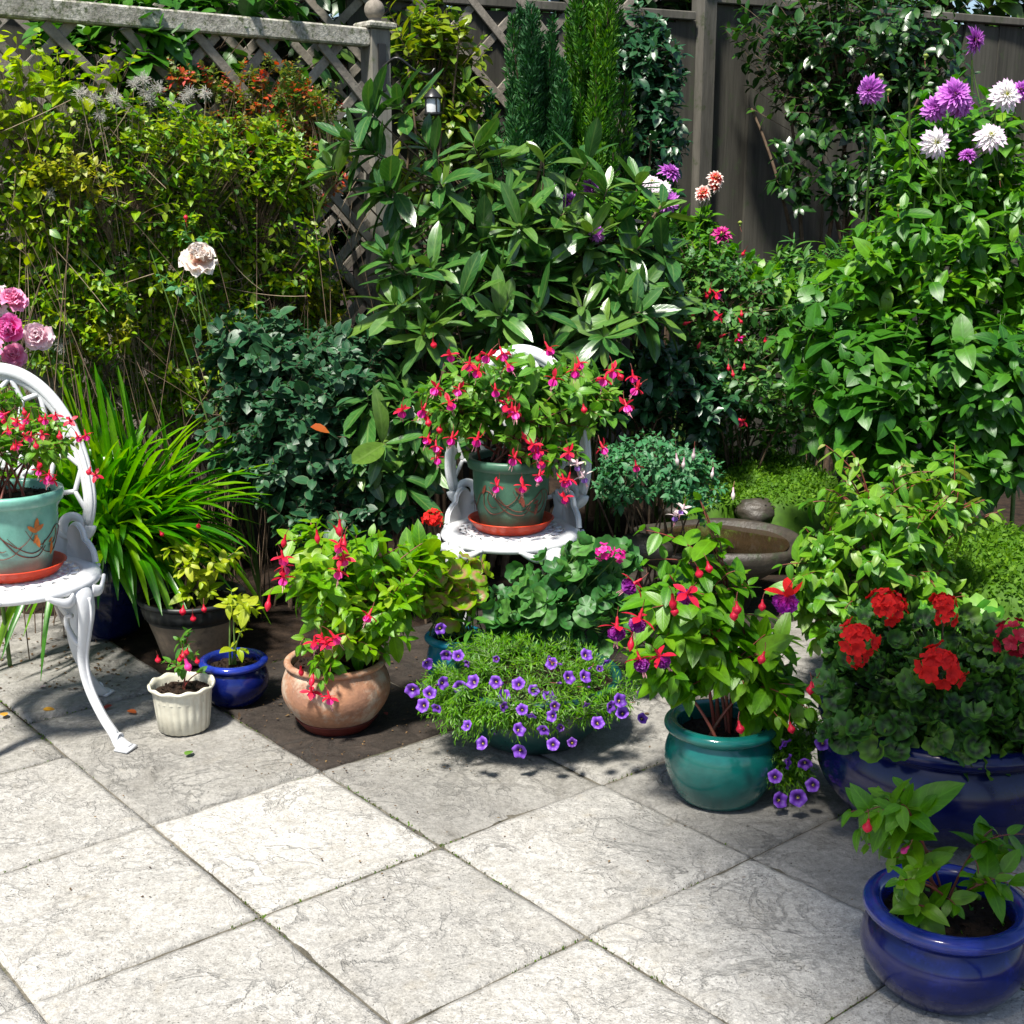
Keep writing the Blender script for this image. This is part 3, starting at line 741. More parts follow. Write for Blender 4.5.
# ================================================================== IRON CHAIRS
def make_chair(label, c, zs, rot):
    t = thing('garden_chair', label, 'chair', c, rot, group='white cast iron garden chairs')
    W = M['white_iron']; R = .185
    def part(name, g, par=t): return g.build(name, W, par, world=False)
    # seat: flat outer band with rolled edge, apron and raised inner ring
    g = G()
    lathe(g, (0, 0, zs), [(.140, -.008), (.140, .0), (.150, .003), (.172, .001), (.185, -.003), (.190, -.012), (.187, -.021), (.180, -.024), (.178, -.020), (.176, -.010), (.15, -.008), (.140, -.008)], 72)
    seat = part('seat', g)
    g = G()
    for sgn in (1, -1):
        for k in range(22):
            a0 = k * 2 * PI / 22 + (0 if sgn > 0 else .07)
            tt = np.linspace(0, 1, 12); r = .042 + (.143 - .042) * tt; a = a0 + sgn * .95 * tt ** .8
            sweep(g, np.stack([r * np.cos(a), r * np.sin(a), np.full(12, zs - .004 + (.0012 if sgn > 0 else 0))], -1), .0048, .0032, UP * 0 + np.array([math.sin(a0), -math.cos(a0), 0.01]), 6, cap=False)
    for rr in (.042, .092, .118):
        th = np.linspace(0, 2 * PI, 61); 
        sweep(g, np.stack([rr * np.cos(th), rr * np.sin(th), np.full(61, zs - .0035)], -1), .0045, .0036, UP, 6, cap=False)
    lathe(g, (0, 0, zs - .006), [(0.001, .004), (.03, .004), (.042, 0), (.03, -.003), (0.001, -.003)], 30)
    part('seat_lattice', g, seat)
    # legs
    for ang in (-45, -135, 45, 135):
        a = math.radians(ang); e = np.array([math.cos(a), math.sin(a), 0]); s = np.array([-math.sin(a), math.cos(a), 0])
        prof = [(.170, zs - .006), (.188, zs - .035), (.192, zs - .075), (.182, zs - .13), (.172, zs - .19), (.182, zs - .255), (.212, zs - .32), (.243, .038), (.262, .014), (.285, .008)]
        wid = [.026, .029, .026, .021, .017, .0145, .0135, .014, .020, .017]
        thk = [.010, .014, .013, .011, .010, .009, .009, .010, .013, .008]
        P = smooth_path([e * r + UP * z for r, z in prof], 44)
        x = np.linspace(0, 9, 44)
        g = G(); sweep(g, P, np.interp(x, range(10), wid), np.interp(x, range(10), thk), s, 14)
        # bracket curling in under the seat, and a raised spine with a small scroll
        Q = smooth_path([e * .176 + UP * (zs - .16), e * .155 + UP * (zs - .145), e * .135 + UP * (zs - .115), e * .135 + UP * (zs - .09), e * .150 + UP * (zs - .085)], 18)
        sweep(g, Q, np.linspace(.009, .006, 18), .006, s, 8)
        for sg in (1, -1):
            Q = smooth_path([e * .185 + s * sg * .030 + UP * (zs - .030), e * .190 + s * sg * .055 + UP * (zs - .034), e * .180 + s * sg * .078 + UP * (zs - .026), e * .168 + s * sg * .10 + UP * (zs - .012)], 14)
            sweep(g, Q, np.linspace(.016, .005, 14), .005, UP, 8)
        Q = smooth_path([e * (r + t_) + UP * z for (r, z), t_ in zip(prof[1:8], (.014, .013, .011, .010, .009, .009, .010))], 30)
        sweep(g, Q, .0045, .004, s, 6)
        th = np.linspace(0, 2 * PI * 1.4, 26); rr = .013 * (1 - th / 12)
        cc = e * .258 + UP * .028
        tubes(g, cc + s * 0.0 + (np.cos(th) * rr)[:, None] * s + (np.sin(th) * rr)[:, None] * UP, np.full(26, .003), 6)
        box(g, e * .274 + UP * .006, (.036, .042, .012), a, bev=.004)
        part('leg', g)
    # backrest
    zc = zs + .135
    def bp(x, z):                      # point on the curved back
        return np.array([x, .168 - 1.3 * x * x + (z - zs) * .10, z])
    g = G()
    a = np.linspace(-.30, PI + .30, 56)
    P = np.array([bp(.190 * math.cos(q) * (1 - .06 * max(0, -math.sin(q))), zc + (.315 if math.sin(q) > 0 else .21) * math.sin(q)) for q in a])
    N = nrm(np.array([[2.6 * p[0], 1, 0] for p in P]))
    wd = np.interp(np.linspace(0, 1, 56), [0, .1, .5, .9, 1], [.015, .017, .022, .017, .015])
    sweep(g, P, wd, .007, nrm(np.cross(N, nrm(np.gradient(P, axis=0)))), 10)
    sweep(g, P + np.array([0, -.007, 0]), wd * .45, .004, nrm(np.cross(N, nrm(np.gradient(P, axis=0)))), 8)
    for sg in (1, -1):                 # scroll ends
        th = np.linspace(0, 2 * PI * 1.35, 34); rr = .036 * (1 - th / 11.5)
        cx, cz = sg * .150, zc - .066
        Q = np.array([bp(cx + sg * r * math.cos(-q), cz + r * math.sin(-q)) for q, r in zip(th, rr)])
        sweep(g, Q, np.linspace(.015, .009, 34), .008, nrm(np.cross(np.array([2.6 * cx, 1, 0]), nrm(np.gradient(Q, axis=0)))), 8)
        Q = smooth_path([bp(sg * .150, zc - .10), bp(sg * .118, zc - .085), bp(sg * .105, zs + .07), bp(sg * .118, zs + .03), bp(sg * .115, zs - .01)], 22)
        sweep(g, Q, np.interp(range(22), [0, 12, 21], [.010, .014, .026]), .007, np.array([1, 0, 0]), 10)
    frame = part('back_frame', g)
    g = G()
    def bar(pts, w=.0062, k=12):
        Q = smooth_path([bp(*p) for p in pts], k)
        sweep(g, Q, w, .0045, nrm(np.cross(np.array([2.6 * pts[0][0], 1, 0]), nrm(np.gradient(Q, axis=0)))), 6)
    EL = lambda rx, rz, q: (rx * math.cos(q), zc + rz * math.sin(q))
    nsp = 9
    for k in range(nsp):               # forked spokes between outer band and the inner arch
        q = -.12 + (PI + .24) * (k + .5) / nsp; dq = (PI + .24) / nsp / 2
        bar([EL(.180, .30, q - dq * .9), EL(.158, .262, q)]); bar([EL(.180, .30, q + dq * .9), EL(.158, .262, q)])
        bar([EL(.158, .262, q), EL(.128, .213, q)])
        bar([EL(.128, .213, q), EL(.106, .172, q - dq)]); bar([EL(.128, .213, q), EL(.106, .172, q + dq)])
        bar([EL(.106, .172, q + dq), EL(.070, .115, q + dq * .8)])
        if k % 2 == 0: bar([EL(.070, .115, q - dq * .8), EL(.055, .085, q)]); bar([EL(.070, .115, q + dq * .8), EL(.055, .085, q)])
    qs = np.linspace(-.2, PI + .2, 20)
    bar([EL(.055, .085, q) for q in qs], .006, 30)
    for x0 in (-.05, 0, .05): bar([(x0, zc + .01), (x0 * .6, zc - .04), (x0 * .9, zs + .05), (x0 * 1.2, zs - .004)], .0065, 16)
    bar([(-.11, zs + .06), (-.05, zs + .045), (0, zs + .06), (.05, zs + .045), (.11, zs + .06)], .006, 20)
    part('back_lattice', g, frame)
    # upright scroll plates at the rear corners of the seat
    for sg in (1, -1):
        g = G(); a0 = math.radians(90 - sg * 62); e = np.array([math.cos(a0), math.sin(a0), 0]); s = np.array([-math.sin(a0), math.cos(a0), 0]) * sg
        cc = e * .172
        out = [(.045, 0), (.048, .02), (.040, .038), (.043, .055), (.030, .076), (.008, .084), (-.012, .072), (-.020, .052), (-.034, .044), (-.052, .026), (-.058, 0)]
        k = len(out); pl = np.array([cc + s * x + UP * (zs + z) for x, z in smooth_path([(x, z, 0) for x, z in out], 40)[:, :2]])
        fr = pl + e * .008; bk = pl - e * .006; m0 = np.array([cc + UP * zs + e * .008, cc + UP * zs - e * .006])
        v = np.vstack([fr, bk, m0]); q = []; tr = []
        for j in range(39):
            q.append((j, j + 1, 40 + j + 1, 40 + j)); tr.append((80, j, j + 1)); tr.append((81, 40 + j + 1, 40 + j))
        g.add(v, q, tr)
        th = np.linspace(0, 2 * PI * 1.6, 40); rr = .026 * (1 - th / 12.5)
        Q = cc + e * .009 + s * .004 * 1 + UP * (zs + .048) + (np.cos(th) * rr)[:, None] * s + (np.sin(th) * rr)[:, None] * UP
        tubes(g, Q, np.full(40, .0042), 6); tubes(g, pl + e * .004, np.full(40, .0065), 8)
        part('scroll_bracket', g)
    return t
# ================================================================== FLOWER MESHES
R_ = rng
def face(d, roll=0.0):
    q = Vector(tuple(float(x) for x in d)).to_track_quat('Z', 'Y')
    return (q @ Euler((0, 0, roll)).to_quaternion()).to_euler()

def fuchsia_mesh(name, sep, cor, sl=.026, cl=.020, dbl=1, spread=100, cw=1.0, stam=(.5, .06, .12)):
    g = G(); Z = np.zeros(3)
    tubes(g, bez(np.array([[0, 0, 0.]]), np.array([[.001, 0, .009]]), np.array([[.007, .002, .020]]), 7), np.full((1, 7), .0008), 5, m=2)
    lathe(g, Z, [(.0012, .002), (.0028, -.002), (.0026, -.006), (.0030, -.012), (.0048, -.018), (.004, -.020)], 12, m=0)
    # sepals
    az = np.arange(4) * PI / 2 + .3; th = np.radians(spread + R_.normal(size=4) * 12)
    D = np.stack([np.cos(az) * np.sin(th), np.sin(az) * np.sin(th), -np.cos(th)], -1)
    N = np.stack([np.cos(az), np.sin(az), np.full(4, .9)], -1)
    scatter(g, [leaf_t(w_lance, 5, .35, .35, .48)], np.tile([0, 0, -.017], (4, 1)) + D * .002, D, N, sl, m=0)
    for ly in range(dbl):
        k = 4 + ly * 2; az = np.arange(k) * 2 * PI / k + .8 + ly * .4; th = np.radians(14 + 13 * ly + (8 if dbl > 1 else 0) + R_.normal(size=k) * 4)
        D = np.stack([np.cos(az) * np.sin(th), np.sin(az) * np.sin(th), -np.cos(th)], -1)
        N = -np.stack([np.cos(az), np.sin(az), np.zeros(k)], -1)
        scatter(g, [leaf_t(w_petal, 5, -.5, -.1 - .35 * (dbl > 1), 1.05 * cw, across=5, wave=.5 * (dbl > 1))], np.tile([0, 0, -.017], (k, 1)) + D * .001, D, N, cl * (1 - .12 * ly), m=1)
    k = 6; e = R_.normal(size=(k, 3)) * .0022; e[:, 2] = -.017 - cl - R_.uniform(.006, .016, k); e[0, 2] -= .008
    a = np.tile([0, 0, -.018], (k, 1)).astype(float)
    tubes(g, bez(a, (a + e) / 2, e, 5), np.full((k, 5), .00045), 4, m=3)
    return g.mesh(name, [sep, cor, M['stem_red'], MATS['anther']])
def w_petal(t): return np.maximum(np.sin(PI * (np.clip(t, 0, 1) * .78 + .05)) ** .8, .05) * np.where(t > .97, .55, 1)

def bud_mesh(name, sep, L=.022, r=.0055):
    g = G()
    tubes(g, bez(np.array([[0, 0, 0.]]), np.array([[.001, 0, .008]]), np.array([[.005, .002, .017]]), 6), np.full((1, 6), .0008), 5, m=1)
    t = np.linspace(0, 1, 12); prof = [(max(.0004, (.0024 if x < .3 else 0) + r * math.sin(PI * min(max((x - .25) / .75, 0), 1)) ** .9), -L * x) for x in t]
    lathe(g, np.zeros(3), prof, 12)
    return g.mesh(name, [sep, M['stem_red']])

def funnel_mesh(name, mat, R=.016, back=None):
    g = G(); th = np.linspace(0, 2 * PI, 40, endpoint=False); t = np.linspace(0, 1, 9)
    lob = 1 + .05 * np.cos(5 * th) + .02 * np.cos(10 * th)
    r = (.0018 + (R - .0018) * t ** 1.25)[:, None] * (1 + (lob - 1)[None] * t[:, None])
    z = (-.016 * (1 - t) ** 1.8 + .0)[:, None] + .0022 * np.cos(5 * th)[None] * t[:, None] ** 2 - .003 * t[:, None] ** 3
    v = np.stack([r * np.cos(th), r * np.sin(th), z + 0 * r], -1)
    uv = np.stack([np.broadcast_to(t[:, None], r.shape), np.broadcast_to(th[None] / 6.283, r.shape)], -1)
    g.add(v.reshape(-1, 3), grid_q(9, 40, True)[:, ::-1], uv=uv.reshape(-1, 2))
    scatter(g, [leaf_t(w_lance, 3, .2, -.3, .3)], np.tile([0, 0, -.018], (5, 1)), np.stack([np.cos(np.arange(5) * 1.257), np.sin(np.arange(5) * 1.257), np.full(5, 1.4)], -1), UP + rng.normal(size=(5, 3)), .011, m=1)
    lathe(g, np.array([0, 0, -.010]), [(.0006, 0), (.0016, .002), (.0016, .0035), (.0003, .005)], 8, m=2)
    return g.mesh(name, [mat, M['stem_green'], MATS['yellow']])

def dahlia_mesh(name, mat, R=.045, rings=6, n0=15, cmat=None, open_=0.0, ratio=.30):
    g = G(); k = 0
    for i in range(rings):
        f = i / max(rings - 1, 1); n = max(6, int(n0 * (1 - .45 * f)))
        az = np.arange(n) * 2 * PI / n + i * .37 + R_.normal(size=n) * .05
        el = np.radians(-18 + 88 * f ** 1.2 * (1 - open_) + R_.normal(size=n) * 5)
        D = np.stack([np.cos(az) * np.cos(el), np.sin(az) * np.cos(el), np.sin(el)], -1)
        N = np.stack([-np.cos(az) * np.sin(el), -np.sin(az) * np.sin(el), np.cos(el)], -1)
        L = R * (1 - .62 * f) * R_.uniform(.92, 1.08, n)
        scatter(g, [leaf_t(w_lance, 4, 1.1, -.25, ratio), leaf_t(w_lance, 4, .8, .1, ratio * 1.1)], np.tile([0, 0, .0015 * i], (n, 1)) + D * .003, D, N, L, m=0)
    a = np.linspace(0, PI / 2, 6); lathe(g, np.array([0, 0, .004]), [(max(.0005, R * .24 * math.cos(x)), R * .16 * math.sin(x)) for x in a][::1], 14, m=1)
    m_ = 40; q = R_.random(m_) * 6.28; rr = np.sqrt(R_.random(m_)) * R * .22
    if open_ > 0:
        P = np.stack([rr * np.cos(q), rr * np.sin(q), np.full(m_, .004 + R * .1)], -1); scatter(g, [leaf_t(w_lance, 2, .3, 0, .3)], P, UP + R_.normal(size=(m_, 3)) * .3, R_.normal(size=(m_, 3)), R * .16, m=1)
    for n, r0 in ((8, .010),):
        az = np.arange(n) * 2 * PI / n; D = np.stack([np.cos(az), np.sin(az), np.full(n, -.35)], -1)
        scatter(g, [leaf_t(w_lance, 3, .3, .2, .4)], np.tile([0, 0, -.004], (n, 1)), D, np.tile(UP, (n, 1)), R * .38, m=2)
    return g.mesh(name, [mat, cmat or MATS['yellow'], M['stem_green']])

def rose_mesh(name, mat, R=.035, rings=6, loose=0.0):
    g = G()
    for i in range(rings):
        f = i / (rings - 1); n = 5 if f < .75 else 4
        az = np.arange(n) * 2 * PI / n + i * 1.1 + R_.normal(size=n) * .15
        el = np.radians(8 + 76 * f ** .8 + R_.normal(size=n) * (7 + 10 * loose) - 18 * loose)
        D = np.stack([np.cos(az) * np.cos(el), np.sin(az) * np.cos(el), np.sin(el)], -1)
        N = np.stack([-np.cos(az) * np.sin(el), -np.sin(az) * np.sin(el), np.cos(el)], -1)
        scatter(g, [leaf_t(w_petal, 6, .5, -.35, 1.15, across=5, wave=.35), leaf_t(w_petal, 6, .6, .25 if f < .3 else -.5, 1.2, across=5, wave=.5)], np.tile([0, 0, .004 * i * R / .035], (n, 1)) + D * R * .08, D, N, R * (1.05 - .5 * f), m=0)
    az = np.arange(5) * 2 * PI / 5; D = np.stack([np.cos(az), np.sin(az), np.full(5, -.5)], -1)
    scatter(g, [leaf_t(w_lance, 3, .3, .2, .3)], np.tile([0, 0, -.002], (5, 1)), D, np.tile(UP, (5, 1)), R * .6, m=1)
    lathe(g, np.zeros(3), [(.002, -.014), (.006, -.010), (.006, -.003), (.003, 0)], 10, m=1)
    return g.mesh(name, [mat, M['stem_green']])

def geranium_head(name, mat, R=.032, n=16, fl=.016, buds=4):
    g = G()
    for i in range(n):
        f = (i + .5) / n; az = i * 2.4; el = math.asin(1 - 1.05 * f); d = np.array([math.cos(az) * math.cos(el), math.sin(az) * math.cos(el), math.sin(el)])
        p = d * np.array([1.15, 1.15, .8]) * R * R_.uniform(.65, 1.25) + UP * .006
        A = nrm(np.cross(d, [.2, .5, .8])); B = np.cross(d, A)
        a = np.arange(5) * 2 * PI / 5 + R_.random() * 6
        D = A * np.cos(a)[:, None] + B * np.sin(a)[:, None] + d * .35
        scatter(g, [leaf_t(w_petal, 4, .2, -.1, .8, wave=.4), leaf_t(w_petal, 4, .3, .3, .85, wave=.4)], np.tile(p, (5, 1)), D, np.tile(d, (5, 1)), fl * R_.uniform(.85, 1.15, 5), m=0)
        tubes(g, np.array([[0, 0, -.02] + d * .002, p * .5, p]), np.full(3, .0008), 4, m=1)
    for i in range(buds):
        az = i * 1.9; d = nrm(np.array([math.cos(az), math.sin(az), -.7])); p = d * R * .9
        tubes(g, np.array([[0, 0, -.012], p * .6, p]), np.full(3, .0008), 4, m=1)
        lathe(g, p, [(.0008, .004), (.003, 0), (.0028, -.004), (.0006, -.009)], 8, m=2)
    return g.mesh(name, [mat, M['stem_green'], MATS['bud']])

MATS = {}
MATS['anther'] = petalmat('stamen', [(0, (.75, .05, .22)), (1, (.85, .45, .5))])
MATS['yellow'] = petalmat('yellow_eye', [(0, (.75, .55, .06)), (1, (.8, .62, .1))])
MATS['bud'] = petalmat('green_red_bud', [(0, (.25, .16, .05)), (1, (.5, .06, .04))])
MATS['f_red'] = petalmat('red_sepal', [(0, (.62, .008, .03)), (1, (.75, .012, .06))])
MATS['f_magenta'] = petalmat('magenta_corolla', [(0, (.70, .02, .32)), (1, (.78, .03, .42))])
MATS['f_pink'] = petalmat('hot_pink_corolla', [(0, (.85, .04, .30)), (1, (.9, .06, .40))])
MATS['f_purple'] = petalmat('purple_corolla', [(0, (.45, .015, .22)), (.5, (.26, .012, .26)), (1, (.20, .01, .24))])
MATS['f_white'] = petalmat('blush_sepal', [(0, (.80, .50, .58)), (.5, (.85, .68, .72)), (1, (.5, .55, .40))])
MATS['f_violet'] = petalmat('violet_corolla', [(0, (.45, .25, .70)), (1, (.32, .16, .62))])
MATS['petunia'] = petalmat('violet_funnel', [(0, (.75, .70, .35)), (.10, (.55, .48, .5)), (.2, (.05, .008, .11)), (.42, (.10, .02, .28)), (.7, (.20, .055, .52)), (1, (.26, .09, .60))], tcol=(.9, .8, 1))
MATS['petunia_old'] = petalmat('faded_violet', [(0, (.6, .5, .3)), (.2, (.06, .01, .10)), (.6, (.10, .025, .26)), (1, (.17, .05, .36))], tcol=(.9, .8, 1))
MATS['d_purple'] = petalmat('orchid_dahlia', [(0, (.22, .02, .26)), (.5, (.50, .10, .56)), (1, (.62, .22, .70))])
MATS['d_white'] = petalmat('white_dahlia', [(0, (.80, .78, .45)), (.3, (.85, .84, .78)), (.8, (.86, .80, .84)), (1, (.62, .30, .62))])
MATS['d_magenta'] = petalmat('magenta_dahlia', [(0, (.30, .005, .10)), (1, (.62, .01, .28))])
MATS['d_bicolor'] = petalmat('red_white_dahlia', [(0, (.65, .02, .01)), (.55, (.70, .05, .03)), (.8, (.85, .70, .62)), (1, (.88, .82, .78))])
MATS['d_centre'] = petalmat('green_yellow_centre', [(0, (.42, .40, .02)), (1, (.30, .32, .03))])
MATS['rose_pink'] = petalmat('pink_rose', [(0, (.88, .01, .22)), (.5, (.92, .06, .42)), (1, (.95, .26, .64))], trans=.45)
MATS['rose_pale'] = petalmat('pale_pink_rose', [(0, (.90, .30, .42)), (.5, (.95, .60, .70)), (1, (.96, .80, .86))], trans=.45)
MATS['rose_peach'] = petalmat('peach_white_rose', [(0, (.92, .50, .34)), (.5, (.95, .76, .64)), (1, (.96, .90, .86))], trans=.45)
MATS['g_red'] = petalmat('scarlet_geranium', [(0, (.60, .006, .006)), (1, (.85, .008, .004))], trans=.25, rough=.8)
MATS['g_crimson'] = petalmat('crimson_geranium', [(0, (.35, .002, .02)), (1, (.50, .004, .03))], trans=.2)
MATS['g_pink'] = petalmat('pink_geranium', [(0, (.62, .01, .20)), (1, (.80, .02, .36))], trans=.25)
FL = {
 'red_magenta': fuchsia_mesh('fuchsia_flower', MATS['f_red'], MATS['f_magenta']),
 'red_magenta2': fuchsia_mesh('fuchsia_flower', MATS['f_red'], MATS['f_magenta'], spread=80, sl=.027),
 'pinks': fuchsia_mesh('fuchsia_flower', MATS['f_red'], MATS['f_pink'], sl=.026, cl=.018),
 'big': fuchsia_mesh('fuchsia_flower', MATS['f_red'], MATS['f_purple'], sl=.034, cl=.026, dbl=3, spread=95, cw=1.1),
 'big_bright': fuchsia_mesh('fuchsia_flower', MATS['g_red'], petalmat('orchid_corolla', [(0, (.60, .01, .18)), (.5, (.50, .02, .42)), (1, (.42, .03, .52))]), sl=.038, cl=.032, dbl=3, spread=120, cw=1.2),
 'white': fuchsia_mesh('fuchsia_flower', MATS['f_white'], MATS['f_violet'], sl=.030, cl=.016, spread=110),
 'bud': bud_mesh('fuchsia_bud', MATS['f_red']), 'bud_long': bud_mesh('fuchsia_bud', MATS['f_red'], .034, .0065), 'bud_fat': bud_mesh('fuchsia_bud', MATS['f_red'], .026, .0085),
 'bud_white': bud_mesh('fuchsia_bud', MATS['f_white'], .036, .0055), 'bud_pink': bud_mesh('fuchsia_bud', MATS['f_pink'], .022, .006),
 'bud_green': bud_mesh('flower_bud', petalmat('green_bud', [(0, (.16, .28, .04)), (1, (.3, .36, .06))]), .016, .007),
 'petunia': funnel_mesh('bell_flower', MATS['petunia']), 'petunia2': funnel_mesh('bell_flower', MATS['petunia'], .0145), 'petunia3': funnel_mesh('bell_flower', MATS['petunia_old'], .011), 'petunia_bud': bud_mesh('bell_bud', MATS['petunia_old'], .016, .0035),
 'd_purple': dahlia_mesh('dahlia_flower', MATS['d_purple'], .056, 7, 17), 'd_white': dahlia_mesh('dahlia_flower', MATS['d_white'], .058, 6, 17, MATS['d_centre'], .35),
 'd_magenta': dahlia_mesh('dahlia_flower', MATS['d_magenta'], .036, 5, 12, ratio=.36), 'd_bicolor': dahlia_mesh('dahlia_flower', MATS['d_bicolor'], .034, 5, 12, ratio=.42),
 'rose_pink': rose_mesh('rose_flower', MATS['rose_pink'], .036, 7), 'rose_pale': rose_mesh('rose_flower', MATS['rose_pale'], .036, 5, .7), 'rose_peach': rose_mesh('rose_flower', MATS['rose_peach'], .050, 6, .5), 'rose_mid': rose_mesh('rose_flower', petalmat('soft_pink_rose', [(0, (.88, .12, .34)), (1, (.93, .42, .66))], trans=.4), .036, 5, .5),
 'g_red': geranium_head('flower_head', MATS['g_red'], .027, 13, .019), 'g_red_b': geranium_head('flower_head', MATS['g_red'], .024, 9, .017, 7), 'g_crimson': geranium_head('flower_head', MATS['g_crimson'], .028, 12),
 'g_pink': geranium_head('flower_head', MATS['g_pink'], .020, 8, .013, 6),
}
def hang(parent, key, L, sc=1.0, tilt=.35, Y=None, name=None):
    """flowers hanging at pixels; L = [(px, py, Y)] , returns world points"""
    pts = []
    nm = name or ('bud' if key.startswith('bud') else 'flower')
    for it in L:
        px, py = it[0], it[1]; y = it[2] if len(it) > 2 else Y
        y = y + rng.normal() * .012
        k = ppm(px, py, y)
        p = at(px, py, y) + UP * .022 * sc
        put(FL[key], nm, parent, p, (rng.normal() * tilt, rng.normal() * tilt, rng.random() * 6.28), sc * rng.uniform(.9, 1.12))
        pts.append(p)
    return pts

def look(parent, key, L, Y, sc=1.0, stemto=None, gs=None, name='flower', jit=.12):
    """flowers that face a direction: (px, py, dir) ; adds a stem to a base point"""
    for it in L:
        px, py, d = it[0], it[1], np.array(it[2], float); y = it[3] if len(it) > 3 else Y; s = it[4] if len(it) > 4 else 1.0
        p = at(px, py, y); d = nrm(d + rng.normal(size=3) * jit)
        put(FL[key], name, parent, p, face(d, rng.random() * 6), sc * s)
        if gs is not None and stemto is not None:
            b = np.array(stemto, float) if np.ndim(stemto) == 1 else stemto[rng.integers(len(stemto))]
            a = p - d * .012
            tubes(gs, bez(a[None], (a - d * .05 - UP * .05)[None] * .6 + (a + b)[None] * .2, b[None], 10), np.linspace(.0016, .0024, 10)[None], 5)

# leaf shapes
LS = {
 'fuchsia': leaf_set(w_broad, 6, .54, (.1, .4, .8), (.2, .4), across=5),
 'small': leaf_set(w_ovate, 3, .60, (.1, .5), (.3,)),
 'tiny': leaf_set(w_oval, 2, .62, (.2,), (.3, .5)),
 'rhodo': leaf_set(w_oblong, 7, .32, (-.15, .2, .6), (.25, .45), across=5),
 'camellia': leaf_set(w_oval, 4, .55, (.2, .5), (.3, .5)),
 'rose': leaf_set(w_oval, 4, .68, (.1, .4), (.2, .4)),
 'dahlia': leaf_set(w_toothed, 7, .52, (.2, .5, .8), (.15, .35), across=5),
 'broad': leaf_set(w_broad, 7, .64, (.2, .5, .8), (.15, .3), across=5),
 'needle': leaf_set(w_lance, 2, .20, (.1, .4), (.3,)),
 'lance': leaf_set(w_lance, 4, .26, (.1, .4, .8), (.3,)),
 'ivy': leaf_set(w_toothed, 4, .85, (.2, .5), (.2, .4)),
 'geran': [geran_t(cup=c, ruff=r, sc=s) for c, r, s in ((.3, .10, .10), (.5, .16, .12), (.1, .14, .08), (-.25, .10, .10), (.7, .12, .1))],
 'geran_frill': [geran_t(cup=c, ruff=r, sc=s, seg=30, lob=8) for c, r, s in ((.3, .14, .08), (.5, .20, .10), (.1, .18, .08), (-.3, .14, .09), (.7, .16, .08))],
 'spray': leaf_set(w_toothed, 4, .26, (.05, .2), (.3, .5)),
}
# leaf materials
LM = {}
LM['fuchsia_bright'] = leafmat('fuchsia_leaf_bright', [(.055, .17, .015), (.10, .25, .02), (.16, .30, .025), (.24, .33, .04)], .42, .38)
LM['fuchsia_centre'] = leafmat('fuchsia_leaf_soft', [(.04, .13, .02), (.075, .20, .03), (.13, .26, .04), (.19, .30, .07)], .42, .34)
LM['fuchsia_lime'] = leafmat('fuchsia_leaf_lime', [(.16, .28, .02), (.28, .38, .03), (.38, .42, .06), (.20, .30, .02)], .45, .4)
LM['fuchsia_green'] = leafmat('fuchsia_leaf_green', [(.045, .15, .03), (.08, .20, .035), (.12, .26, .04)], .42, .34)
LM['fuchsia_glossy'] = leafmat('fuchsia_leaf_glossy', [(.045, .15, .015), (.09, .22, .02), (.17, .30, .035)], .4, .32, spec=.45)
LM['fuchsia_blue'] = leafmat('fuchsia_leaf_bluegreen', [(.03, .12, .05), (.05, .17, .07), (.08, .21, .08)], .5, .25)
LM['fuchsia_bronze'] = leafmat('fuchsia_leaf_bronze', [(.045, .14, .02), (.075, .20, .025), (.12, .25, .03), (.17, .28, .05), (.30, .27, .12)], .40, .32, blotch=((.30, .12, .06), .72))
LM['strap'] = leafmat('strap_leaf', [(.03, .13, .012), (.055, .20, .015), (.12, .29, .02), (.20, .36, .03)], .32, .38, vein=.25, nveins=0, spec=.6)
LM['rhodo'] = leafmat('rhododendron_leaf', [(.03, .09, .022), (.030, .095, .024), (.05, .135, .03), (.11, .19, .04), (.035, .10, .035)], .32, .14, vein=.5, veincol=(.19, .28, .09), spec=.75)
LM['rose_blue'] = leafmat('rose_leaf_bluegreen', [(.012, .05, .022), (.022, .075, .034), (.045, .12, .05)], .42, .16, spec=.4, edge=((.09, .13, .07), .80))
LM['camellia'] = leafmat('camellia_leaf', [(.010, .042, .008), (.018, .06, .012), (.05, .12, .018)], .33, .14, spec=.6)
LM['holly'] = leafmat('dark_glossy_leaf', [(.010, .045, .020), (.018, .065, .026), (.03, .09, .03)], .33, .1, spec=.6)
LM['elae'] = leafmat('yellow_green_shrub_leaf', [(.04, .12, .02), (.08, .17, .03), (.20, .24, .025), (.10, .17, .03)], .35, .3)
LM['vine'] = leafmat('vine_leaf', [(.09, .21, .012), (.19, .32, .015), (.33, .40, .02), (.06, .15, .02)], .45, .42)
LM['climber'] = leafmat('climber_leaf', [(.035, .12, .025), (.07, .20, .025), (.15, .28, .025), (.27, .34, .03), (.07, .18, .05), (.04, .13, .025)], .4, .32)
LM['cotone'] = leafmat('cotoneaster_leaf', [(.04, .11, .025), (.07, .14, .03), (.14, .17, .04), (.12, .17, .04), (.45, .05, .04), (.55, .14, .14)], .4, .3)
LM['amber'] = leafmat('amber_leaf', [(.08, .16, .02), (.19, .25, .02), (.32, .30, .03), (.10, .17, .03)], .45, .35)
LM['dahlia'] = leafmat('dahlia_leaf', [(.02, .08, .010), (.045, .15, .016), (.09, .22, .022), (.18, .30, .035)], .42, .3)
LM['broad'] = leafmat('hydrangea_leaf', [(.020, .080, .012), (.038, .125, .016), (.075, .19, .025)], .42, .25, vein=.4)
LM['salvia'] = leafmat('salvia_leaf', [(.03, .10, .03), (.06, .16, .04), (.13, .24, .04)], .45, .3)
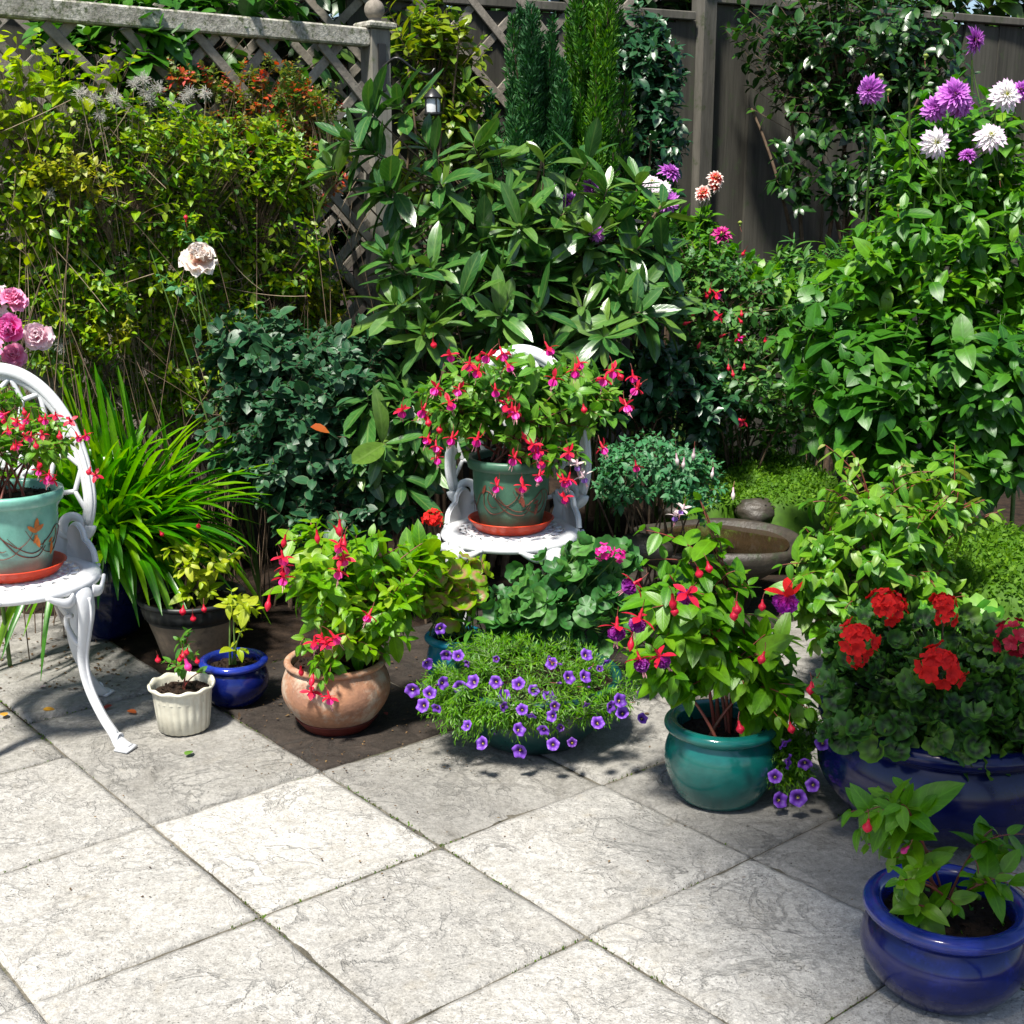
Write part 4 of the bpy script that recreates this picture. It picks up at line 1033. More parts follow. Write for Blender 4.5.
LM['conifer_dark'] = leafmat('cypress_bluegreen', [(.012, .06, .018), (.022, .095, .026), (.05, .15, .035)], .6, .12, 0, nveins=0)
LM['conifer_gold'] = leafmat('cypress_green', [(.018, .08, .010), (.045, .15, .014), (.13, .27, .02)], .6, .2, 0, nveins=0)
LM['geran'] = leafmat('pelargonium_leaf', [(.03, .11, .03), (.05, .16, .04), (.09, .21, .05)], .5, .26, vein=.0, zone=((.03, .06, .02), .35, .75, .6))
LM['geran_dark'] = leafmat('pelargonium_dark_leaf', [(.028, .095, .016), (.05, .14, .02), (.11, .22, .03)], .6, .2, vein=0, zone=((.012, .022, .010), .2, .85, .9))
LM['geran_var'] = leafmat('pelargonium_zoned_leaf', [(.12, .25, .025), (.20, .34, .03), (.28, .38, .05)], .45, .35, vein=0, zone=((.35, .20, .12), .3, .8, 1.2))
LM['geran_lime'] = leafmat('pelargonium_light_leaf', [(.09, .26, .05), (.14, .34, .06), (.22, .40, .08)], .45, .35, vein=0)
LM['petunia'] = leafmat('fine_leaf', [(.045, .15, .015), (.09, .23, .02), (.17, .32, .03)], .45, .35, vein=.1)
LM['moss_bed'] = leafmat('moss_cushion', [(.04, .12, .004), (.08, .19, .006), (.14, .27, .01)], .7, .35, 0, nveins=0)
LM['far'] = leafmat('far_tree_leaf', [(.015, .05, .015), (.03, .085, .02), (.07, .12, .02)], .4, .2)
# ================================================================== PLANTS
def finish(t, gl, gs, lm, sm='stem_green'):
    if gl is not None and gl.n: gl.build('foliage', lm if not isinstance(lm, str) else LM[lm], t)
    if gs is not None and gs.n: gs.build('stem', M[sm], t)

def pot_base(px, py, inset):               # pixel of the front foot of a pot -> centre on the ground
    p = gnd(px, py); d = nrm(np.array([p[0], p[1], 0])); return p + d * inset

PF = 'potted fuchsias'
# ---- white fluted pot
c = pot_base(185, 737, .062)
t = thing('potted_fuchsia', 'tiny fuchsia seedling in a fluted cream white pot beside the chair foot', 'potted plant', c, group=PF)
g = G(); prof = [(0.001, 0), (.056, 0), (.061, .004), (.066, .05), (.070, .095), (.074, .108)]
lathe(g, c, prof, 132, scal=.035, nscal=22); b = g.build('pot', M['cream_glaze'], t)
g = G(); th = np.linspace(0, 2 * PI, 132, endpoint=False); w = .5 + .5 * np.cos(th * 11)
pr = [(.074, .104, 0), (.079, .108, 0), (.081, .113, 1), (.078, .117, 1), (.074, .116, 1), (.071, .108, 0), (.069, .08, 0)]
v = np.array([[(r * np.cos(th)), (r * np.sin(th)), z + .005 * (w - .5) * k + 0 * th] for r, z, k in pr]).transpose(0, 2, 1)
g.add(v.reshape(-1, 3) + c, grid_q(len(pr), 132, True)[:, ::-1]); g.build('rim', M['cream_glaze'], b)
soil_disc(t, c, .068, .094)
gl, gs = G(), G(); k = c[1]
tips = np.array([at(178, 640, k), at(195, 655, k + .02), at(165, 662, k), at(188, 633, k + .02), at(202, 672, k - .03), at(172, 668, k - .03), at(182, 650, k - .02)])
shrub(c + UP * .09, tips, None, None, 3, 4, 2, 90, .014, .032, 40, 75, .1, rad=.0022, gl=gl, gs=gs, tset=LS['fuchsia'], basej=.004)
finish(t, gl, gs, 'fuchsia_green', 'stem_red')
hang(t, 'bud_fat', [(183, 657), (188, 655), (158, 662), (180, 662), (197, 664)], .8, .2, k - .05)
hang(t, 'bud_pink', [(186, 672)], 1.5, .2, k - .06)
# ---- small blue pot
c = pot_base(236, 709, .055)
t = thing('potted_fuchsia', 'small lime leaved seedling in a small round cobalt blue pot', 'potted plant', c, group=PF)
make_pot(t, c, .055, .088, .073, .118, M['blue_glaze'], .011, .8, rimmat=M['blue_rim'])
gl, gs = G(), G(); k = c[1]
tips = blob_pts([(242, 612, k, 26, 24, .06), (236, 592, k, 16, 12, .04)], 12)
shrub(c + UP * .09, tips, None, None, 3, 4, 2, 90, .016, .038, 40, 80, .1, rad=.003, gl=gl, gs=gs, tset=LS['fuchsia'], basej=.006)
tips = blob_pts([(240, 645, k, 14, 10, .03)], 3)
shrub(c + UP * .09, tips, None, None, 2, 3, 2, 90, .016, .045, 40, 90, .4, rad=.002, gl=gl, gs=gs, tset=LS['fuchsia'], basej=.006)
finish(t, gl, gs, 'fuchsia_lime')
# ---- tan banded pot behind
c = gnd(187, 668) + np.array([0, .10, 0])
t = thing('potted_fuchsia', 'fuchsia in a wide tan clay pot with grooved band, under the strap leaves', 'potted plant', c, group=PF)
g = G(); lathe(g, c, [(0.001, 0), (.085, 0), (.09, .005), (.105, .06), (.125, .12), (.128, .125), (.128, .155), (.134, .16), (.138, .175)], 72, scal=.0, nscal=0); b = g.build('pot', M['tan_clay'], t)
g = G(); lathe(g, c, [(.129, .127), (.134, .130), (.139, .15), (.137, .165)], 144, scal=.03, nscal=30); g.build('grooved_band', M['dark_plastic'], b)
g = G(); lathe(g, c, [(.137, .165), (.146, .168), (.150, .176), (.147, .183), (.139, .182), (.132, .17), (.128, .12)], 72); g.build('rim', M['dark_plastic'], b)
soil_disc(t, c, .132, .155)
gl, gs = G(), G(); k = c[1]
tips = blob_pts([(192, 560, k - .05, 34, 26, .07), (205, 598, k - .08, 30, 14, .05), (232, 552, k - .02, 20, 14, .05)], 24)
shrub(c + UP * .14, tips, None, None, 5, 3, 2, 90, .02, .052, 40, 85, .25, rad=.004, gl=gl, gs=gs, tset=LS['fuchsia'])
finish(t, gl, gs, 'fuchsia_lime', 'stem_brown')
hang(t, 'bud_fat', [(184, 613), (193, 622), (204, 612)], 1.0, .25, k - .17)
hang(t, 'bud_fat', [(160, 537), (199, 530)], .8, .8, k - .1)
# ---- terracotta belly pot
c = pot_base(338, 738, .085)
s_ = saucer('maroon saucer under the round terracotta pot', c + UP * .001, .098, .028, M['maroon_clay'])
c = c + UP * .009
t = thing('potted_fuchsia', 'bushy fuchsia with red and pink flowers in the round weathered terracotta pot', 'potted plant', c, group=PF)
make_pot(t, c, .075, .132, .112, .165, M['terracotta'], .009, .86)
gl, gs = G(), G(); k = c[1]
B = [(335, 560, k, 62, 42, .14), (300, 600, k - .02, 34, 45, .12), (375, 605, k, 48, 50, .13), (400, 560, k + .03, 36, 26, .1), (325, 625, k - .09, 44, 26, .05), (375, 640, k - .09, 40, 24, .05), (340, 600, k - .08, 50, 30, .06)]
tips = blob_pts(B, 125, .3)
shrub(c + UP * .13, tips, None, None, 12, 4, 2, 90, .022, .056, 40, 80, .3, rad=.004, gl=gl, gs=gs, tset=LS['fuchsia'], basej=.03)
tips = np.array([at(322, 680, k - .14), at(316, 668, k - .14), at(330, 672, k - .15), at(318, 655, k - .12), at(350, 640, k - .15), at(372, 650, k - .13), at(300, 645, k - .12)])
shrub(c + UP * .15, tips, None, None, 4, 4, 2, 90, .022, .050, 40, 85, .5, arch=.6, rad=.003, gl=gl, gs=gs, tset=LS['fuchsia'], basej=.03)
tips = blob_pts([(412, 552, k + .1, 36, 20, .08)], 9)
shrub(c + UP * .13, tips, None, None, 3, 4, 2, 90, .03, .075, 40, 80, .2, rad=.003, gl=gl, gs=gs, tset=LS['fuchsia'], basej=.03)
finish(t, gl, gs, 'fuchsia_bright', 'stem_red')
hang(t, 'pinks', [(342, 548), (343, 562), (280, 570), (284, 580), (282, 560), (315, 645), (322, 642), (330, 640), (372, 618), (311, 696), (328, 700), (325, 648), (340, 572)], 1.0, .35, k - .15)
hang(t, 'bud_long', [(317, 540), (334, 536), (340, 530), (345, 545), (301, 676), (314, 682), (270, 605), (286, 545)], 1.1, .3, k - .14)
# ---- purple bell flower bowl
c = pot_base(532, 758, .13)
t = thing('potted_bellflower', 'wide dark teal bowl overflowing with violet bell flowers on the patio', 'potted plant', c, group='violet bell flowers')
g = G(); lathe(g, c, [(0.001, 0), (.11, 0), (.125, .006), (.165, .05), (.190, .10), (.20, .15)], 64); b = g.build('pot', M['green_bowl'], t)
g = G(); lathe(g, c, [(.20, .148), (.212, .150), (.215, .158), (.208, .165), (.197, .163), (.19, .13)], 64); g.build('rim', M['green_bowl'], b)
soil_disc(t, c, .195, .14)
gl, gs = G(), G(); k = c[1]
B = [(525, 665, k, 88, 26, .19), (470, 690, k - .06, 42, 36, .10), (590, 690, k - .04, 56, 34, .12), (530, 705, k - .15, 74, 32, .07), (500, 648, k + .05, 66, 16, .1), (435, 690, k - .06, 26, 30, .06), (470, 715, k - .14, 40, 26, .05)]
tips = blob_pts(B, 1150, .25)
shrub(c + UP * .15, tips, None, None, 26, 7, 2, 80, .009, .017, 30, 70, .05, rad=.0018, twig=.0009, gl=gl, gs=gs, tset=LS['needle'], basej=.09, tipsmall=.7)
tips = blob_pts([(470, 716, k - .19, 34, 30, .03), (520, 716, k - .225, 50, 26, .03), (590, 706, k - .20, 44, 22, .03), (440, 700, k - .12, 24, 30, .04)], 480, .3)
shrub(c + UP * .16 - np.array([0, .12, 0]), tips, None, None, 20, 8, 2, 80, .009, .017, 30, 70, .1, rad=.0014, twig=.0008, gl=gl, gs=gs, tset=LS['needle'], basej=.07, tipsmall=.7, arch=.5)
finish(t, gl, gs, 'petunia')
def pet(parent, L, Y, sc=1.0, cx=530):
    for px, py in L:
        y = Y + rng.normal() * .015; p = at(px, py, y)
        d = nrm(np.array([(px - cx) / 160 * .6 + rng.normal() * .6, -1, .35 + rng.normal() * .55]))
        put(FL[rng.choice(['petunia', 'petunia', 'petunia2', 'petunia3'])], 'flower', parent, p, face(d, rng.random() * 6), sc * rng.uniform(.75, 1.1))
P1 = [(446, 656), (458, 655), (466, 664), (441, 629), (496, 659), (551, 663), (587, 654), (600, 668), (607, 663), (444, 683), (460, 688), (472, 681), (495, 682), (518, 683), (534, 690), (504, 695), (505, 707), (412, 691), (430, 692), (422, 705), (436, 709), (522, 709), (550, 696), (555, 706), (466, 725), (531, 717), (551, 716), (520, 729), (481, 743), (543, 731), (553, 744), (519, 752), (598, 722), (587, 706), (622, 712), (641, 694), (621, 700), (612, 707), (643, 718), (570, 677), (428, 664), (572, 742), (586, 676), (560, 728)]
for q in range(16): put(FL['petunia_bud'], 'bud', t, at(rng.uniform(430, 630), rng.uniform(655, 735), k - rng.uniform(.16, .2)), (rng.uniform(1.2, 2.2), 0, rng.random() * 6), rng.uniform(.8, 1.2))
pet(t, P1[:5] + P1[40:41], k - .10); pet(t, P1[5:9] + [P1[39], P1[42]], k - .12); pet(t, [q for q in P1[9:] if q[1] < 700], k - .20); pet(t, [q for q in P1[9:] if q[1] >= 700], k - .265)
# ---- teal pot with big fuchsia
c = pot_base(718, 813, .080)
t = thing('potted_fuchsia', 'fuchsia with big double red and purple flowers in the glossy teal pot', 'potted plant', c, group=PF)
make_pot(t, c, .080, .120, .102, .182, M['teal_glaze'], .015, .80)
gl, gs = G(), G(); k = c[1]
B = [(700, 590, k, 50, 40, .12), (662, 625, k - .03, 44, 50, .1), (745, 640, k - .03, 46, 50, .1), (780, 690, k - .05, 38, 36, .08), (700, 655, k - .07, 46, 40, .06), (690, 680, k - .08, 34, 22, .05)]
tips = blob_pts(B, 118, .35)
shrub(c + UP * .14, tips, None, None, 9, 4, 2, 90, .026, .074, 40, 85, .42, rad=.0042, twig=.0022, gl=gl, gs=gs, tset=LS['fuchsia'], basej=.02)
tips = np.array([at(708, 520, k + .02), at(712, 545, k), at(643, 530, k - .02), at(648, 560, k - .02), at(700, 500, k)])
shrub(c + UP * .30, tips, None, None, 3, 4, 2, 90, .035, .055, 50, 85, .2, rad=.003, twig=.002, gl=gl, gs=gs, tset=LS['fuchsia'], basej=.02, cmax=6)
finish(t, gl, gs, 'fuchsia_glossy', 'stem_red')
hang(t, 'big', [(641, 590), (690, 600), (642, 620), (617, 628), (655, 660), (637, 662)], 1.0, .4, k - .17)
hang(t, 'big_bright', [(788, 600)], 1.15, .2, k - .16)
hang(t, 'bud_fat', [(707, 572), (733, 618), (736, 612), (764, 662), (811, 692), (817, 688), (789, 732), (697, 578), (675, 614), (762, 610), (738, 731)], 1.0, .2, k - .17)
hang(t, 'bud_long', [(632, 645), (672, 606)], 1.1, .2, k - .17)
# ---- trailing bell flowers between teal and blue pots
c = gnd(792, 795) + np.array([.02, .10, 0])
t = thing('potted_bellflower', 'small trailing violet bell flower clump between teal pot and big blue bowl', 'potted plant', c, group='violet bell flowers')
flower_pot(t, c, .036, .046, .10, M['dark_plastic'])
gl, gs = G(), G(); k = c[1]
tips = blob_pts([(785, 735, k - .08, 36, 26, .08), (787, 772, k - .16, 34, 28, .04), (805, 725, k - .08, 30, 20, .06), (770, 745, k - .10, 24, 30, .05)], 520, .3)
shrub(c + UP * .10, tips, None, None, 12, 7, 2, 80, .010, .018, 30, 70, .15, rad=.0018, twig=.0009, gl=gl, gs=gs, tset=LS['needle'], basej=.03)
finish(t, gl, gs, 'petunia')
pet(t, [(822, 743), (812, 785), (781, 800), (775, 776), (798, 798), (790, 762), (805, 765), (786, 745)], k - .22, 1.2, 800)
# ---- big blue bowl with red pelargoniums
rc = at(948, 716, 2.52); c = np.array([rc[0], rc[1], 0])
t = thing('potted_geranium', 'scarlet geraniums with dark leaves in the very large cobalt blue bowl', 'potted plant', c, group='potted geraniums')
make_pot(t, c, .15, .258, .232, .245, M['ink_glaze2'], .022, .85)
def geranium(t, c, zs, B, n, size, lset, lm, n2=0, droop=.1, sm='stem_green'):
    gl, gs = G(), G(); P = blob_pts(B, n, .22)
    cen = np.mean([at(b[0], b[1], b[2]) for b in B], 0)
    out = nrm(P - cen + np.array([0, 0, .02])); N = nrm(out * 1.0 + UP * .8 + np.array([0, -.45, 0]) + rng.normal(size=P.shape) * .35)
    b0 = np.array(c) + UP * zs + rng.normal(size=P.shape) * np.array([.03, .03, 0])
    Q = bez(b0, (b0 + P) / 2 + UP * .03, P - N * size * .05, 8)
    tubes(gs, Q, np.linspace(.002, .0011, 8)[None] * np.ones((n, 1)), 4)
    D = out * .6 + rng.normal(size=P.shape) * .6 - UP * .3
    scatter(gl, lset, P, D, N, size * rng.uniform(.65, 1.15, n))
    finish(t, gl, gs, lm, sm); return gs
k = c[1]
B = [(930, 655, k + .02, 105, 38, .2), (880, 690, k - .08, 60, 42, .14), (960, 700, k - .12, 80, 46, .12), (1010, 690, k - .04, 60, 46, .18), (870, 735, k - .20, 44, 24, .05), (930, 745, k - .24, 60, 20, .03), (985, 750, k - .22, 40, 24, .03)]
geranium(t, c, .20, B, 560, .058, LS['geran_frill'], 'geran_dark')
gs = G()
look(t, 'g_red', [(857, 640, (0, -.7, .7), k - .16), (940, 668, (0, -.9, .5), k - .20, 1.15), (886, 608, (.1, -.6, .8), k - .06), (943, 606, (0, -.3, 1), k - .06, .7)], k, .92, c + UP * .22, gs, 'flower_head')
look(t, 'g_red_b', [(945, 618, (0, -.3, .8), k - .07, .8), (858, 658, (0, -.7, .2), k - .12, .7)], k, .8, c + UP * .22, gs, 'flower_head')
look(t, 'g_crimson', [(1016, 640, (-.2, -.8, .6), k - .1)], k, 1.0, c + UP * .22, gs, 'flower_head')
gs.build('flower_stem', M['stem_brown'], t)
# ---- light green geranium behind it
c = np.array([at(960, 640, 2.95)[0], 2.98, bed_z(1.0, 2.98) if False else 0])
t = thing('potted_geranium', 'pale green leaved geranium without open flowers behind the big blue bowl', 'potted plant', c, group='potted geraniums')
flower_pot(t, c, .06, .085, .16, M['dark_plastic'])
geranium(t, c, .14, [(955, 632, 2.95, 48, 22, .10), (990, 650, 2.93, 30, 24, .1)], 60, .085, LS['geran'], 'geran_lime')
# ---- front blue pot
c = pot_base(938, 1016, .088)
t = thing('potted_fuchsia', 'sparse fuchsia with broad pale leaves in the nearest cobalt blue pot, bottom right', 'potted plant', c, group=PF)
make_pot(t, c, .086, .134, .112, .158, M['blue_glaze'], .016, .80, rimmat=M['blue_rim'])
gl, gs = G(), G(); k = c[1]
cb = c + UP * .11
def shoot(tipsl, lf, **kw):
    tipsl = np.vstack([np.array(tipsl)] * 2); tipsl[len(tipsl) // 2:] += rng.normal(size=(len(tipsl) // 2, 3)) * .022
    shrub(cb, tipsl, None, None, gl=gl, gs=gs, tset=LS['fuchsia'], size=lf, **kw)
A_ = dict(nodes=5, per=2, sp=.028, th0=45, th1=85, droop=.4, rad=.0026, twig=.0015, basej=.010, arch=.35, cmax=9, nlimb=3)
shoot([at(872, 800, k + .02), at(860, 828, k - .02), at(900, 835, k + .02), at(893, 812, k + .04), at(878, 812, k - .04), at(912, 850, k - .02), at(930, 870, k), at(885, 798, k), at(868, 845, k), at(920, 840, k + .03)], .066, **A_)
shoot([at(1004, 836, k + .04), at(975, 860, k - .02), at(1018, 850, k + .02), at(1000, 885, k - .05), at(985, 850, k + .02), at(1020, 875, k - .02)], .062, **A_)
shoot([at(918, 905, k - .06), at(955, 905, k - .05), at(900, 880, k - .09)], .055, nodes=3, per=2, sp=.02, th0=45, th1=85, droop=.2, rad=.003, twig=.0018, basej=.02, cmax=5)
M_ = 40; a = rng.random(M_) * 6.28; q = np.sqrt(rng.random(M_)) * .09
P = np.stack([q * np.cos(a), q * np.sin(a), np.full(M_, .124)], -1) + c
scatter(gl, LS['tiny'], P, rng.normal(size=(M_, 3)) + UP, UP + rng.normal(size=(M_, 3)) * .4, rng.uniform(.010, .02, M_));
finish(t, gl, gs, 'fuchsia_glossy', 'stem_red')
hang(t, 'bud_fat', [(868, 832)], 1.0, .1, k - .06); hang(t, 'bud_long', [(874, 826)], .8, .1, k - .05); hang(t, 'bud_pink', [(908, 858)], .9, .4, k - .06)


# ---- left chair, its saucer and pot
cL = at(17, 575, 2.95); cL = np.array([cL[0], cL[1], 0]); ZS = .402
make_chair('left white cast iron chair, cut by the photo edge, carrying the pale sea green pot', cL, ZS, math.radians(24))
cR = at(511, 530, 3.42); cR = np.array([cR[0], cR[1], 0])
cR[2] = 0; 
make_chair('white cast iron chair in the middle of the garden, carrying the dark green pot', cR, .392, math.radians(-8))
saucer('bright orange saucer under the sea green pot on the left chair', cL + UP * (ZS + .002), .110, .028, M['red_plastic'], ribs=56)
c = cL + UP * (ZS + .010)
t = thing('potted_fuchsia', 'small flowered fuchsia in the pale green pot with orange scrolls, left chair', 'potted plant', c, group=PF)
pb = flower_pot(t, c, .078, .114, .195, M['sea_glaze'])
M['clay_rim'] = surf('bare_clay_rim', (.36, .20, .12), .7, (.22, .13, .08), 12, .3, 60)
def motif(parent, c, rb, rt, h, mat, matl, ang0, s=1.0):
    """scrolls and flame leaves drawn in slip on the pot wall"""
    g = G()
    def w(a, z):
        r = np.interp(z / h, [0, .25, .5, 1 - .04 / h], [rb, rb + (rt - rb) * .3, rb + (rt - rb) * .62, rt - .010]) + .0014
        return np.array(c) + np.array([r * math.cos(a + ang0), r * math.sin(a + ang0), z])
    def line(pts, wd=.0012):
        Q = smooth_path([(a, z, 0) for a, z in pts], 26); Q = np.array([w(q[0], q[1]) for q in Q]); tubes(g, Q, np.interp(range(26), [0, 13, 25], [wd * .6, wd, wd * .5]), 6)
    for d in (-1, 1):
        line([(d * 1.25, .075), (d * 1.0, .105), (d * .75, .11), (d * .5, .09), (d * .28, .075), (d * .05, .09), (-d * .10, .115)])
        line([(d * .9, .10), (d * .95, .07), (d * .75, .05), (d * .45, .055), (d * .2, .075)])
        line([(d * .75, .11), (d * .80, .085), (d * .68, .068), (d * .55, .07)])
        line([(d * 1.25, .075), (d * 1.5, .06), (d * 1.8, .08), (d * 2.1, .11)])
        line([(d * 1.5, .062), (d * 1.6, .045), (d * 1.8, .05)])
    line([(.42, .070), (.25, .05), (.0, .048), (-.3, .06), (-.55, .09), (-.75, .125)], .0014)
    line([(.38, .085), (.30, .065), (.05, .058), (-.25, .072), (-.5, .10)], .0012)
    g.build('painted_scroll', M[mat], parent)
    g = G()
    for a, z, L, dz in ((.12, .108, .034, (-.2, 1)), (.08, .108, .030, (-.9, .6)), (.15, .106, .030, (.8, .7)), (.10, .104, .034, (-.25, -1)), (.16, .104, .024, (.5, -.9)), (.62, .078, .034, (.35, -1)), (.66, .085, .022, (.9, -.3)), (-.95, .10, .03, (-.4, 1)), (1.4, .09, .03, (.3, 1)), (-1.6, .07, .03, (-.3, -1))):
        p = w(a, z); tg = nrm(np.array([-math.sin(a + ang0), math.cos(a + ang0), 0])); n = nrm(np.array([math.cos(a + ang0), math.sin(a + ang0), 0]))
        scatter(g, [leaf_t(w_lance, 6, .25, -.02, .34)], [p + n * .0012], [tg * -dz[0] + UP * dz[1]], [n], L)
    g.build('painted_leaves', M[matl], parent)
vd = math.atan2(-c[1], -c[0])
motif(pb, c, .078, .114, .195, 'motif_dark', 'motif', vd + .36)
gl, gs = G(), G(); k = c[1]
B = [(20, 440, k, 58, 32, .14), (-10, 430, k, 60, 50, .13), (60, 430, k - .02, 26, 30, .08)]
tips = blob_pts(B, 120, .35)
shrub(c + UP * .17, tips, None, None, 14, 4, 2, 90, .014, .032, 35, 80, .2, rad=.003, twig=.0011, gl=gl, gs=gs, tset=LS['fuchsia'], basej=.03)
finish(t, gl, gs, 'fuchsia_bronze', 'stem_red')
hang(t, 'pinks', [(10, 418), (18, 424), (30, 420), (46, 420), (42, 436), (32, 438), (22, 440), (16, 446), (40, 472), (50, 476), (46, 480), (56, 482), (85, 436), (76, 438), (96, 478), (8, 432), (56, 418), (70, 424)], .62, .5, k - .13)
hang(t, 'bud_fat', [(26, 430), (14, 450), (36, 448), (60, 438), (40, 422), (4, 424), (91, 474), (38, 468), (24, 415)], .72, .4, k - .14)

# ---- centre pot on chair
saucer('terracotta coloured saucer under the dark green pot on the middle chair', cR + UP * (.392 + .002), .112, .030, M['red_plastic'])
c = cR + UP * (.392 + .010)
t = thing('potted_fuchsia', 'large red flowered fuchsia in the dark green pot on the middle chair', 'potted plant', c, group=PF)
pb = flower_pot(t, c, .082, .112, .190, M['moss_glaze'])
motif(pb, c, .082, .112, .190, 'motif_dark', 'motif_dark', -1.57 + .15)
gl, gs = G(), G(); k = c[1]
B = [(500, 385, k, 74, 40, .17), (540, 368, k + .02, 46, 24, .1), (450, 410, k - .02, 44, 40, .14), (570, 400, k + .02, 62, 38, .15), (600, 385, k + .03, 34, 30, .1), (560, 455, k - .10, 36, 20, .05), (500, 425, k - .08, 60, 18, .08), (450, 440, k - .06, 26, 20, .06)]
tips = blob_pts(B, 270, .32)
shrub(c + UP * .17, tips, None, None, 18, 4, 2, 90, .018, .048, 35, 80, .3, rad=.004, twig=.0014, gl=gl, gs=gs, tset=LS['fuchsia'], basej=.04)
finish(t, gl, gs, 'fuchsia_centre', 'stem_red')
hang(t, 'red_magenta', [(402, 413), (439, 392), (460, 392), (447, 404), (495, 392), (453, 440), (479, 440), (499, 488), (523, 488), (540, 478), (534, 455), (517, 460), (562, 482), (509, 408), (515, 415), (437, 460), (575, 372), (556, 380), (612, 372), (641, 392), (624, 408), (563, 500), (492, 358), (449, 358), (600, 450), (568, 455), (530, 447), (426, 412)], .95, .3, k - .17)
hang(t, 'red_magenta2', [(508, 400), (512, 410), (436, 448), (430, 440), (607, 380), (540, 452), (500, 355), (505, 368), (577, 365), (570, 480), (540, 462), (470, 365), (632, 378), (545, 350), (480, 372)], .9, .3, k - .16)
hang(t, 'bud_fat', [(428, 422), (428, 425), (583, 412), (433, 348), (480, 362), (617, 380), (522, 440), (440, 432)], .95, .3, k - .15)
hang(t, 'white', [(581, 480), (577, 468)], 1.0, .15, k - .14)
# ---- zoned geranium, turquoise pot with red head at left of the middle chair
c = np.array([at(456, 620, 3.2)[0], 3.2, 0])
t = thing('potted_geranium', 'geranium with bronze zoned lime leaves and one scarlet head in a turquoise pot', 'potted plant', c, group='potted geraniums')
make_pot(t, c, .05, .078, .066, .17, M['turquoise'], .012, .86)
gs = geranium(t, c, .17, [(450, 584, c[1] - .04, 40, 30, .09), (440, 595, c[1] - .08, 34, 26, .05)], 60, .062, LS['geran'], 'geran_var')
gs = G(); look(t, 'g_red', [(433, 519, (0, -.8, .4))], c[1] - .02, .62, c + UP * .2, gs, 'flower_head'); gs.build('flower_stem', M['stem_brown'], t)
# ---- dark geranium centre
c = np.array([at(540, 600, 3.2)[0], 3.2, 0])
t = thing('potted_geranium', 'rounded green geranium with one hot pink head in front of the middle chair', 'potted plant', c, group='potted geraniums')
flower_pot(t, c, .06, .085, .19, M['dark_plastic'])
gs = geranium(t, c, .16, [(560, 600, c[1] - .04, 68, 44, .11), (530, 612, c[1] - .06, 46, 34, .1), (592, 568, c[1] - .02, 44, 32, .1), (604, 615, c[1] - .06, 40, 34, .1)], 240, .064, LS['geran'], 'geran')
gs = G(); look(t, 'g_pink', [(604, 552, (0, -.8, .5)), (618, 556, (.3, -.8, .3), c[1] - .12, .8)], c[1] - .12, .85, c + UP * .2, gs, 'flower_head'); gs.build('flower_stem', M['stem_green'], t)
# ---- lance leaved weed in bell flower bowl edge: small upright lily like shoot
c2 = np.array([at(473, 618, 3.1)[0], 3.1, 0])
t = thing('seedling_plant', 'single glossy shoot with narrow pointed leaves behind the violet bell flower bowl', 'plant', c2)
gl, gs = G(), G(); p = at(473, 618, c2[1] - .02)
shrub(c2, np.array([p]), np.array([p]), None, nodes=6, per=2, sp=.012, size=.07, th0=50, th1=85, droop=.2, rad=.003, gl=gl, gs=gs, tset=LS['lance'], basej=.001, tipsmall=.6)
finish(t, gl, gs, 'fuchsia_green')

# ---- agapanthus in ink blue pot
c = np.array([at(104, 620, 3.72)[0], 3.72, 0])
t = thing('potted_agapanthus', 'fountain of bright green strap leaves in an ink blue pot by the left chair', 'potted plant', c)
make_pot(t, c, .10, .145, .128, .27, M['ink_glaze'], .014, .88)
def straps(g, base, n, L, az, el, wd=.0125, sag=.5, spread=.05, k=11):
    b = base + rng.normal(size=(n, 3)) * np.array([spread, spread, .0])
    d = np.stack([np.cos(az) * np.cos(el), np.sin(az) * np.cos(el), np.sin(el)], -1)
    s = np.linspace(0, 1, k)[None, :, None]; Lk = L[:, None, None]
    Pm = b[:, None] + d[:, None] * s * Lk + np.array([0, 0, -1.0]) * (s ** 2.6) * Lk * (sag * rng.uniform(.5, 1.4, n))[:, None, None]
    T = nrm(np.gradient(Pm, axis=1)); B = nrm(np.cross(T, np.broadcast_to(UP, T.shape) + .12 * rng.normal(size=(n, 1, 3)))); N = np.cross(B, T)
    w = wd * np.interp(np.linspace(0, 1, k), [0, .3, .75, .93, 1], [.7, 1, .85, .5, .05])[None, :, None] * rng.uniform(.75, 1.2, n)[:, None, None]
    V = np.stack([Pm - B * w + N * w * .35, Pm, Pm + B * w + N * w * .35], 2)
    q = grid_q(k, 3); off = (np.arange(n) * k * 3)[:, None, None]
    uv = np.stack([np.broadcast_to(np.linspace(0, 1, k)[:, None], (k, 3)), np.broadcast_to(np.array([0, .5, 1])[None], (k, 3))], -1)
    g.add(V, (q[None] + off).reshape(-1, 4), uv=np.tile(uv.reshape(-1, 2), (n, 1)), r=np.repeat(rng.random(n), k * 3))
gl = G(); b = c + UP * .25 + np.array([.03, -.04, 0]); n = 330
az = rng.random(n) * 2 * PI; el = np.radians(rng.uniform(22, 84, n)); L = rng.uniform(.36, .56, n)
el = np.where((np.cos(az) < -.3), np.maximum(el, .9), el)
straps(gl, b, n, L, az, el, sag=.42, spread=.045)
n = 60; az = rng.uniform(-.9, .7, n); straps(gl, b, n, rng.uniform(.46, .66, n), az, np.radians(rng.uniform(30, 66, n)), sag=.28)
n = 34; az = rng.uniform(2.0, 4.2, n); straps(gl, b, n, rng.uniform(.42, .60, n), az, np.radians(rng.uniform(70, 89, n)), sag=.04, spread=.07)
